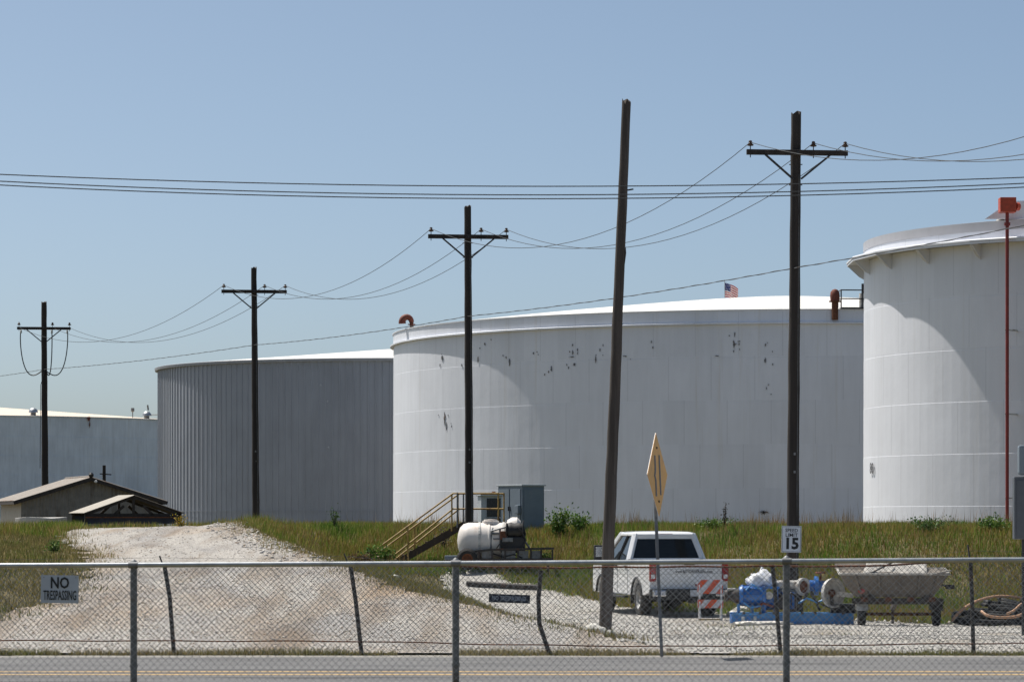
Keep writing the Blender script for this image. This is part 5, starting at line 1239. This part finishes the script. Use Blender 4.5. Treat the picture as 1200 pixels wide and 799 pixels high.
def arc_hose(label, pts, mat, r=.03):
    n = 10; P = [at(px, py, Y+2.0) for px, py, Y in pts]; out = []
    for i in range(len(P)-1):
        p0, p1, p2, p3 = P[max(i-1, 0)], P[i], P[i+1], P[min(i+2, len(P)-1)]
        for k in range(n):
            u = k/n; out.append(.5*((2*p1)+(p2-p0)*u+(2*p0-5*p1+4*p2-p3)*u*u+(3*p1-p0-3*p2+p3)*u**3))
    out.append(P[-1]); mb = MB(); mb.tube(out, r, 8); return tag(mb.build('pale_hose', mat, None, smooth=True), label, 'hose', 'heap of hoses')
arc_hose('faded orange hose arching over the top of the black hose heap', [(1116, 727, 66.6), (1124, 717, 66.9), (1140, 706, 67.2), (1162, 699, 67.4), (1184, 698.5, 67.5), (1206, 703, 67.6), (1222, 716, 67.6)], M['orange_hose'], .032)
arc_hose('faded orange hose looping low across the front of the black hose heap', [(1150, 716, 66.0), (1158, 721, 65.8), (1172, 723, 65.8), (1190, 722, 65.9), (1200, 718, 66.0), (1214, 708, 66.2)], M['orange_hose'], .034)
arc_hose('short pale hose end lying over the coils at the right edge', [(1180, 719, 65.7), (1188, 715, 65.8), (1196, 708, 66.0), (1206, 703, 66.1)], M['orange_hose'], .028)

# ------------------------------------------------------------------ sprayer trailer with white poly tank
Ys = 88.0; s_ = FPX/Ys
tc = Vector((xat(592, Ys), Ys, Hs(xat(592, Ys), Ys))); gz = tc.z
t = thing('sprayer_trailer', 'trailer with a white plastic tank, engine and steel side racks', 'trailer', tc)
X = lambda px: xat(px, Ys)
Z = lambda py: zat(py, Ys)
zc_ = Z(633.5); rt = .52
pf = [(.01, -.98), (.20, -.96), (.38, -.90), (.48, -.80), (rt, -.66), (rt, -.10), (rt+.02, -.08), (rt+.02, -.04), (rt, -.02), (rt, .40), (rt+.02, .42), (rt+.02, .46), (rt, .48), (rt, .55), (.46, .66), (.3, .74), (.01, .76)]
mb = MB(); mb.lathe(pf, 32, (X(576), Ys, zc_), 'X'); ptk = mb.build('water_tank', M['poly_tank'], t, smooth=True); OFF[ptk.name] = OFF[t.name]
mb = MB(); mb.lathe([(.24, rt-.04), (.24, rt+.05), (.19, rt+.06), (.19, rt+.09), (.01, rt+.10)], 20, (X(575), Ys, zc_)); mb.build('fill_lid', M['poly_tank'], ptk, smooth=True)
for px in (562, 590):
    mb = MB(); mb.lathe([(rt+.005, -.03), (rt+.02, -.03), (rt+.02, .03), (rt+.005, .03)], 32, (X(px), Ys, zc_), 'X'); mb.build('tank_strap', M['dirty_white'], ptk)
zd = Z(656)
for yy in (-.62, .62):
    mb = MB(); mb.box(((X(536)+X(648))/2, Ys+yy, zd), (X(648)-X(536), .08, .11)); mb.build('chassis_rail', M['post_dark'], t)
for px in (538, 565, 595, 622, 646):
    mb = MB(); mb.box((X(px), Ys, zd), (.08, 1.16, .08)); mb.build('cross_bar', M['post_dark'], t)
for dx in (-.5, .5):
    mb = MB(); mb.prism([(-.55, zd+.055), (.55, zd+.055), (.40, zc_-.40), (0, zc_-rt-.005), (-.40, zc_-.40)], X(568)+dx-.03, X(568)+dx+.03, 'X', M=Matrix.Translation((0, Ys, 0))); mb.build('tank_cradle', M['post_dark'], t)
# side rack
for px in (562, 577, 592, 607, 622, 634, 647):
    mb = MB(); mb.bar((X(px), Ys-.66, zd), (X(px), Ys-.66, Z(643.5)), .05); mb.build('rack_post', M['post_dark'], t)
mb = MB(); mb.bar((X(553), Ys-.66, Z(646)), (X(575), Ys-.66, Z(643.5)), .06); mb.build('rack_rail_end', M['post_dark'], t)
mb = MB(); mb.bar((X(575), Ys-.66, Z(643.5)), (X(649), Ys-.66, Z(642)), .06); mb.build('rack_rail', M['post_dark'], t)
for a_, b_ in ((565, 576), (588, 604), (607, 619), (622, 634)):
    mb = MB(); mb.box(((X(a_)+X(b_))/2, Ys-.62, Z(650)), (X(b_)-X(a_), .03, .26)); mb.build('rack_panel', M['galv_old'], t)
# engine, frame, hose reel
mb = MB(); mb.box((X(601), Ys-.42, Z(638)), (.70, .36, .46)); en = mb.build('engine', M['black_plastic'], t, bevel=.04)
mb = MB(); mb.box((X(590), Ys-.40, Z(636)), (.22, .10, .20)); mb.build('air_filter', M['rust'], t, bevel=.03)
mb = MB(); mb.lathe([(.05, -.26), (.29, -.26), (.31, -.23), (.22, -.22), (.25, -.1), (.22, 0), (.25, .1), (.22, .22), (.31, .23), (.29, .26), (.05, .26)], 24, (X(603), Ys-.36, Z(622)), 'X'); mb.build('hose_reel', M['black_hose'], t, smooth=True)
mb = MB(); mb.lathe([(.02, -.2), (.22, -.18), (.30, -.05), (.30, .1), (.2, .2), (.02, .22)], 18, (X(602), Ys+.35, Z(618)), 'X'); mb.build('spray_drum', M['poly_tank'], t, smooth=True)
for pl in ([(575, 645), (576, 622), (594, 617)], [(594, 617), (604, 617.5), (622, 644)], [(578, 631), (602, 631)], [(577, 625), (600, 624)], [(586, 645), (586, 620)]):
    mb = MB(); mb.tube([(X(px), Ys-.50, Z(py)) for px, py in pl], .028, 8); mb.build('frame_tube', M['galv_old'], t, smooth=True)
mb = MB(); mb.tube([(X(px), Ys-.45, Z(py)) for px, py in [(609, 614), (613, 617), (615, 625), (613, 636), (606, 642), (598, 640)]], .035, 8); mb.build('spray_hose', M['black_hose'], t, smooth=True)
mb = MB(); mb.tube([(X(px), Ys-.44, Z(py)) for px, py in [(578, 618), (573, 630), (571, 645)]], .02, 8); mb.build('sight_hose', M['galv'], t, smooth=True)
for px, yy in ((548, -.72), (548, .72)):
    front_w = px == 548; wr = .31
    zc2 = gz+wr if not front_w else gz+wr
    mb = MB(); mb.lathe([(.16, -.10), (.24, -.10), (.28, -.07), (wr, -.03), (wr, .03), (.28, .07), (.24, .10), (.16, .10)], 26, (X(px), Ys+yy, zc2), 'Y'); w_ = mb.build('wheel', M['rubber'], t, smooth=True); OFF[w_.name] = OFF[t.name]
    mb = MB(); s = -1 if yy < 0 else 1; mb.lathe([(.01, s*.04), (.10, s*.03), (.165, s*.09), (.165, -s*.08), (.01, -s*.08)], 18, (X(px), Ys+yy, zc2), 'Y'); mb.build('rim', M['rust'], w_, smooth=True)
for px in (548,):
    mb = MB(); mb.tube([(X(px), Ys-.66, gz+.31), (X(px), Ys+.66, gz+.31)], .04, 8); mb.build('axle', M['steel_dark'], t)
    mb = MB(); mb.box((X(px), Ys-.5, (gz+.34+zd-.05)/2), (.30, .06, max(.04, zd-.05-gz-.34))); mb.build('spring_hanger', M['steel_dark'], t)
mb = MB(); mb.bar((X(536), Ys, zd), (X(520), Ys-.05, zd-.05), .10, .10); mb.build('drawbar', M['post_dark'], t)
for px in (612, 642):
    for yy in (-.6, .6):
        mb = MB(); mb.bar((X(px), Ys+yy, Hs(X(px), Ys+yy)-.05), (X(px), Ys+yy, zd), .07); mb.build('stand_leg', M['post_dark'], t)
for pl in ([(582, 642), (586, 636), (592, 640), (597, 634)], [(578, 648), (590, 652), (602, 649), (612, 653)], [(612, 642), (616, 632), (611, 622), (606, 618)]):
    mb = MB(); mb.tube([(X(px), Ys-.64, Z(py)) for px, py in pl], .02, 7); mb.build('suction_hose', M['black_hose'], t, smooth=True)
mb = MB(); mb.box((X(590), Ys-.58, Z(627)), (.20, .08, .24)); mb.build('fuel_can', M['rust'], t, bevel=.02)
mb = MB(); mb.box((X(595), Ys-.62, Z(632)), (.30, .05, .12)); mb.build('gauge_board', M['galv_old'], t, bevel=.01)
mb = MB(); mb.box((X(530), Ys-.3, Z(653)), (.42, .4, .12)); mb.build('tool_box', M['cabinet'], t, bevel=.02)
# dark tube added to stand in for the shadow strip at the gravel edge
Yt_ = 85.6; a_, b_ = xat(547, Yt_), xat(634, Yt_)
mb = MB(); mb.tube([(a_+(b_-a_)*k/12, Yt_-.6*k/12, Hs(a_+(b_-a_)*k/12, Yt_-.6*k/12)+.11) for k in range(13)], .07, 10); tag(mb.build('shadow_tube', M['post_dark'], None, smooth=True), 'dark tube standing in for the shadow strip on the ground below the sprayer trailer', 'pipe')

# ------------------------------------------------------------------ yellow-railed stairs
Yst = 94.3; X = lambda px: xat(px, Yst)
Z = lambda py: zat(py, Yst)
t = thing('yellow_stairs', 'rusty steel stairs with yellow handrails climbing the dike behind the sprayer', 'stairs', (X(500), Yst, Hs(X(500), Yst)))
wd = 1.0
s0, s1 = (462, 661), (544, 614.5)
pl0, pl1 = 544, 588
for yy in (0, wd):
    mb = MB(); mb.bar((X(s0[0]), Yst+yy, Z(s0[1])), (X(s1[0]), Yst+yy, Z(s1[1])), .06, .20); mb.build('stringer', M['stair_steel'], t)
    mb = MB(); mb.box(((X(pl0)+X(pl1))/2, Yst+yy, Z(615)), (X(pl1)-X(pl0), .06, .16)); mb.build('platform_beam', M['stair_steel'], t)
nst = 9
for k in range(nst):
    f = (k+.5)/nst; mb = MB(); mb.box((X(s0[0])+(X(s1[0])-X(s0[0]))*f, Yst+wd/2, Z(s0[1])+(Z(s1[1])-Z(s0[1]))*f+.07), (.26, wd-.08, .035)); mb.build('tread', M['stair_steel'], t)
for k in range(6):
    mb = MB(); w = (X(pl1)-X(pl0))/6; mb.box((X(pl0)+w*(k+.5), Yst+wd/2, Z(612)), (w-.02, wd-.07, .04)); mb.build('platform_plank', M['stair_steel'], t)
for yy, ox in ((-.045, 0), (wd+.045, 6.5)):
    for (pa_, pb_) in (((446, 640), (531, 578)), ((456, 656), (531, 596))):
        mb = MB(); mb.tube([(X(pa_[0]-14+ox), Yst+yy, Z(pa_[1]+10.2)), (X(pb_[0]+ox), Yst+yy, Z(pb_[1])), (X(584+ox), Yst+yy, Z(pb_[1]))], .026, 8); mb.build('handrail', M['yellow_rail'], t, smooth=True)
    for (px, p0, p1) in ((478, 617, 652), (529.5, 579, 622), (536, 577, 618), (584, 577, 616)):
        mb = MB(); mb.tube([(X(px+ox), Yst+yy, Z(p0)), (X(px+ox), Yst+yy, Z(p1))], .025, 8); mb.build('rail_post', M['yellow_rail'] if px != 536 else M['galv_old'], t, smooth=True)
for px in (548, 584):
    for yy in (.0, wd):
        g_ = Hs(X(px), Yst+yy)-.1; mb = MB(); mb.bar((X(px), Yst+yy, g_), (X(px), Yst+yy, Z(616.5)), .08); mb.build('platform_leg', M['stair_steel'], t)

# ------------------------------------------------------------------ electrical cabinets on the dike
Ye = 100.0; X = lambda px: xat(px, Ye)
Z = lambda py: zat(py, Ye)
gz = Hs(X(615), Ye); ya = R(32)
cx_ = X(612); t = thing('transformer_cabinet', 'tall blue-grey electrical cabinet on the dike beside the stairs', 'cabinet', (cx_, Ye, gz), ya)
hh = Z(569)-gz
# local frame: corner nearest the camera at origin, right face along +x, left face along... built from the front corner
wR, wL = (638-612)/36/math.cos(ya), (612-579)/36/math.sin(ya)
wL = min(wL, 1.5)
mb = MB(); mb.box((wR/2, wL/2, hh/2), (wR, wL, hh)); cb_ = mb.build('body', M['cabinet'], t, local=True, bevel=.02)
mb = MB(); mb.box((wR/2, wL/2, hh+.02), (wR+.08, wL+.08, .05)); mb.build('top_plate', M['cabinet_pale'], t, local=True, bevel=.01)
for k in (.27, .73):
    mb = MB(); mb.box((-.012, wL*k, hh*.5), (.02, wL*.42, hh*.86)); d_ = mb.build('door', M['cabinet'], t, local=True, bevel=.008)
    mb = MB(); mb.box((-.035, wL*k-.2*wL*(1 if k > .5 else -1), hh*.5), (.04, .03, .14)); mb.build('handle', M['steel_dark'], d_, local=True)
mb = MB(); mb.box((-.06, wL*.12, hh*.48), (.12, .22, .28)); mb.build('meter', M['cabinet'], t, local=True, bevel=.02)
mb = MB(); mb.box((wR/2, -.012, hh*.5), (wR*.86, .02, hh*.86)); mb.build('side_panel', M['cabinet'], t, local=True, bevel=.006)
Yk = 98.6; X = lambda px: xat(px, Yk)
Z = lambda py: zat(py, Yk)
gz = Hs(X(576), Yk)
t = thing('control_panel', 'pale grey control panel with a dark open front beside the yellow stairs', 'control panel', (X(576), Yk, gz), R(14))
w, hh = (588-563)/36.5, Z(580)-gz
mb = MB(); mb.box((0, .25, hh-.47), (w, .5, .90)); mb.build('housing', M['cabinet_pale'], t, local=True, bevel=.02)
mb = MB(); mb.box((.07, -.008, hh-.48), (w*.66, .02, .76)); sc_ = mb.build('dark_front', M['screen_dark'], t, local=True)
mb = MB(); mb.box((.07, -.022, hh-.72), (w*.66, .012, .03)); mb.build('sill_bar', M['cabinet_pale'], sc_, local=True)
mb = MB(); mb.box((0, .22, hh+.0), (w+.1, .68, .05)); mb.build('hood', M['cabinet_pale'], t, local=True, bevel=.012)
mb = MB(); mb.tube([(.12, .2, hh), (.12, .2, hh+.12)], .06, 8); mb.build('beacon', M['rust_red'], t, local=True)
for sx in (-w/2+.05, w/2-.05):
    mb = MB(); mb.bar((sx, .25, -.1), (sx, .25, hh-.9), .06); mb.build('leg', M['steel_dark'], t, local=True)

# ------------------------------------------------------------------ shed and small pavilion on the left
def corrugated(mb, p0, p1, z0, ztop, nrm, pitch=.15, d=.018):
    """vertical ribbed sheet from p0 to p1; ztop(f) gives the upper edge"""
    p0 = Vector(p0); p1 = Vector(p1); L_ = (p1-p0).length; n = int(L_/pitch)*4; v = []
    prof = [0, d, d, 0]
    for i in range(n+1):
        f = i/n; p = p0.lerp(p1, f)+Vector(nrm)*prof[i % 4]; v += [Vector((p.x, p.y, z0)), Vector((p.x, p.y, ztop(f)))]
    mb.add(v, [(2*i, 2*i+2, 2*i+3, 2*i+1) for i in range(n)]); return mb
Yg = 125.0; a_ = R(17); gzs = .25
co = at(25, 583, Yg)      # front-left corner
t = thing('tin_shed', 'low weathered shed with ribbed metal gable and shallow tin roof', 'shed', (co.x, co.y, gzs), a_)
SW, SL = 5.6, 6.2; eh = co.z-gzs-.02; rh = zat(557.5, 126)-gzs-.05
mb = MB(); corrugated(mb, (0, 0, 0), (SW, 0, 0), -.1, lambda f: eh+(rh-eh)*(1-abs(2*f-1)*1.0)-.02, (0, -1, 0)); mb.build('gable_wall', M['shed_metal'], t, local=True)
mb = MB(); mb.box((.02, SL/2+.03, eh/2-.05), (.06, SL, eh+.05)); mb.build('side_wall', M['shed_cream'], t, local=True)
mb = MB(); mb.box((SW-.02, SL/2+.03, eh/2-.05), (.06, SL, eh+.05)); mb.build('side_wall', M['shed_metal'], t, local=True)
mb = MB(); mb.prism([(0, -.1), (SW, -.1), (SW, eh-.02), (SW/2, rh-.04), (0, eh-.02)], SL-.02, SL+.04, 'Y'); mb.build('back_wall', M['shed_metal'], t, local=True)
ov = .35
for s in (0, 1):
    # ribbed roof sheets
    x_e, z_e = (-ov, eh-(rh-eh)*ov/(SW/2)) if s == 0 else (SW+ov, eh-(rh-eh)*ov/(SW/2)); x_r = SW/2
    mb = MB(); v = []; n = 96; y0, y1 = -.30, SL+.3
    for i in range(n+1):
        y = y0+(y1-y0)*i/n; d = .02 if i % 4 in (1, 2) else 0
        v += [Vector((x_e, y, z_e+d)), Vector((x_r, y, rh+d))]
    mb.add(v, [(2*i, 2*i+2, 2*i+3, 2*i+1) for i in range(n)]); rr_ = mb.build('roof_sheet', M['roof_old'], t, local=True)
    md = rr_.modifiers.new('s', 'SOLIDIFY'); md.thickness = .012; md.offset = -1
    mb = MB(); mb.bar((x_e, -.30, z_e-.09), (x_r, -.30, rh-.09), .04, .14); mb.build('barge_board', M['timber_dark'], t, local=True)
    mb = MB(); mb.box((x_e+(.03 if s == 0 else -.03), SL/2, z_e-.08), (.04, SL+.5, .12)); mb.build('fascia', M['timber_dark'], t, local=True)
for k in range(6):
    mb = MB(); mb.box((-.16, .15+k*.86, eh-.14), (.32, .07, .10)); mb.build('rafter_end', M['timber_dark'], t, local=True)
mb = MB(); mb.tube([(SW/2, -.34, rh+.02), (SW/2, SL+.3, rh+.02)], .05, 8); mb.build('ridge_cap', M['roof_old'], t, local=True)
mb = MB(); mb.lathe([(.01, 0), (.09, .02), (.11, .12), (.05, .2), (.01, .21)], 12, (SW/2, -.33, rh-.02)); mb.build('ridge_knob', M['ink'], t, local=True, smooth=True)
mb = MB(); mb.lathe([(.01, -.06), (.06, -.04), (.07, .03), (.01, .05)], 12, (SW/2+.18, -.36, rh-.18)); mb.build('gable_lamp', M['white_paint'], t, local=True, smooth=True)

Yv = 117.0; co = at(99, 601, Yv); a_ = R(20)
t = thing('low_pavilion', 'small open-gabled tin roof on dark trusses in front of the shed', 'shelter', (co.x, co.y, Hs(co.x, co.y)), a_)
gzp = Hs(co.x, co.y); PW, PL = 3.75, 2.3; ez = co.z-gzp; rz_ = zat(580, Yv+.6)-gzp
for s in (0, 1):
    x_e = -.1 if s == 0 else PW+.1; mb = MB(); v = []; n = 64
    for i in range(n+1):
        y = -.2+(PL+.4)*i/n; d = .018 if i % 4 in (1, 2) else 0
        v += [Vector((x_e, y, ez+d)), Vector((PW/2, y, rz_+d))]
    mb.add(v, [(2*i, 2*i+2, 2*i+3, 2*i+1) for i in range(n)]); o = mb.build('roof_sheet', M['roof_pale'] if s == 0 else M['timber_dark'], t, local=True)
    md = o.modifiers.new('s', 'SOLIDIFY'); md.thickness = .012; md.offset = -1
for yy in (-.12, PL+.1):
    for a2, b2 in (((0, ez-.06), (PW/2, rz_-.07)), ((PW, ez-.06), (PW/2, rz_-.07)), ((0, ez-.06), (PW, ez-.06)), ((PW*.5, ez-.06), (PW*.5, rz_-.1)), ((PW*.3, ez-.06), (PW*.40, ez+.28)), ((PW*.7, ez-.06), (PW*.60, ez+.28))):
        mb = MB(); mb.bar((a2[0], yy, a2[1]), (b2[0], yy, b2[1]), .05, .10); mb.build('truss_member', M['timber_dark'], t, local=True)
for sx in (.05, PW-.05):
    for yy in (0, PL):
        mb = MB(); mb.bar((sx, yy, -.1), (sx, yy, ez-.05), .10); mb.build('post', M['timber_dark'], t, local=True)
for yy in (-.02, PL):
    mb = MB(); mb.box((PW/2, yy, ez-.26), (PW, .05, .30)); mb.build('hanging_tarp', M['blue_tarp'], t, local=True)
mb = MB(); mb.box((PW/2, -.24, ez-.16), (PW, .06, .05)); mb.build('front_beam', M['rust'], t, local=True)
p = at(48, 607, 118); 
mb = MB(); v = []
for k in range(12):
    an = 2*math.pi*k/12; v.append((p.x+1.0*math.cos(an)*(1+.1*math.sin(3*an)), p.y+.5*math.sin(an), 0))
mb.add([Vector((x, y, p.z-.35)) for x, y, _ in v]+[Vector((x, y, p.z+.03+.03*math.sin(x*4))) for x, y, _ in v], [tuple(range(11, -1, -1)), tuple(range(12, 24))]+[(i, (i+1) % 12, (i+1) % 12+12, i+12) for i in range(12)])
tag(mb.build('concrete_pad', M['concrete'], None, bevel=.02), 'low white concrete pad in the grass in front of the shed', 'slab')
# tiny distant pole behind the shed
Yx = 165.0; c = at(122, 545, Yx)
t = thing('distant_pole', 'tiny dark pole with short arm just behind the shed roof', 'utility pole', (c.x, Yx, .2))
mb = MB(); mb.tube([(c.x, Yx, .1), (c.x, Yx, c.z)], [.12, .09], 8); mb.build('pole', M['pole'], t)
mb = MB(); mb.bar((c.x-.22, Yx-.1, zat(555, Yx)), (c.x+.4, Yx-.1, zat(556, Yx)), .06); mb.build('crossarm', M['pole'], t)

# ------------------------------------------------------------------ shrubs and weeds
def shrub(label, px, Y, w, h, n, pal, seed, leaf=.07, cat='shrub', group='shrubs on the dike', name='shrub'):
    rd = np.random.default_rng(seed); x0 = xat(px, Y); z0 = Hs(x0, Y)
    t = thing(name, label, cat, (x0, Y, z0), group=group)
    ns = 6; mbs = MB(); tips = []
    for k in range(ns):
        a = rd.uniform(0, 6.28); r = rd.uniform(.1, .45)*w; tip = Vector((r*math.cos(a), r*math.sin(a), h*rd.uniform(.55, .95)))
        tips.append(tip); mbs.tube([Vector((.02*k-.05, 0, -.05)), tip*.5+Vector((0, 0, .08*h)), tip], [.012, .009, .005], 5)
    mbs.build('stem', M['timber_dark'], t, local=True)
    c = rd.integers(0, ns, n); T = np.array([list(tips[i]) for i in c])
    f = rd.uniform(.25, 1.05, n)[:, None]; p = T*f+rd.normal(0, 1, (n, 3))*np.array([w*.13, w*.13, h*.12]); p[:, 2] = np.abs(p[:, 2])
    d1 = rd.normal(0, 1, (n, 3)); d1 /= np.linalg.norm(d1, axis=1)[:, None]; d2 = np.cross(d1, rd.normal(0, 1, (n, 3))); d2 /= np.linalg.norm(d2, axis=1)[:, None]
    l = leaf*(.6+.8*rd.random(n))[:, None]
    v = np.stack([p, p+d1*l*.5+d2*l*.28, p+d1*l, p+d1*l*.5-d2*l*.28], 1).reshape(-1, 3)
    q = np.arange(4*n).reshape(-1, 4); cols = np.array(pal)[rd.integers(0, len(pal), n)]*(.6+.8*rd.random((n, 1)))
    o = raw_mesh('foliage', v, q, M['leaf'], np.repeat(cols, 4, 0), smooth=False); o.parent = t; o['kind'] = 'stuff'; return t
GR = [(.07, .15, .026), (.11, .19, .038), (.055, .12, .024), (.15, .20, .045)]
GD = [(.055, .12, .028), (.08, .15, .035), (.11, .14, .045)]
shrub('leafy green shrub on the dike just right of the blue-grey cabinet', 656, 97.5, .75, 1.0, 900, GR, 1, .09)
shrub('low green shrub on the dike crest left of the leaning pole', 680, 98.0, .8, .65, 800, GR, 2, .08)
shrub('small green shrub low on the slope between sprayer and pickup', 638, 91.5, .6, .55, 500, GR, 3, .07)
shrub('dark green viny clump at the foot of the yellow stairs', 447, 92.5, .85, .62, 900, GR, 4, .10)
shrub('brown dead brush pile in the grass left of the stairs', 425, 91.5, .85, .50, 600, [(.10, .065, .04), (.14, .09, .05), (.07, .05, .03)], 5, .08, 'brush pile', None, 'brush_pile')
shrub('low spreading green clump on the crest above the pickup cab', 836, 96.0, 1.1, .38, 700, GR, 6, .07)
shrub('green weedy clump on the crest in front of the right-hand tank', 1091, 91.0, 1.1, .42, 800, GD, 7, .07)
shrub('bright green clump on the crest near the red riser pipe', 1166, 91.0, 1.1, .50, 800, GR, 8, .08)
shrub('grey dead twiggy bush behind the yellow stairs', 519, 97.5, .65, .75, 260, [(.16, .14, .11), (.11, .10, .08)], 9, .06)
shrub('small yellow-flowering plant on the crest right of the pavilion', 211, 104.0, .45, .45, 260, [(.45, .30, .02), (.10, .13, .03), (.40, .26, .03)], 10, .06)
shrub('tall thin dark seed stalk on the crest right of the pickup', 849, 96.0, .25, .85, 120, [(.06, .04, .03), (.08, .06, .04)], 11, .06, 'weed', None, 'weed_stalk')
shrub('small weed clump on the crest before the grey tank', 392, 99.0, .5, .75, 260, GD, 12, .06)
shrub('green clump among dry grass on the left bank', 62, 78.0, .5, .35, 350, GR, 13, .06)
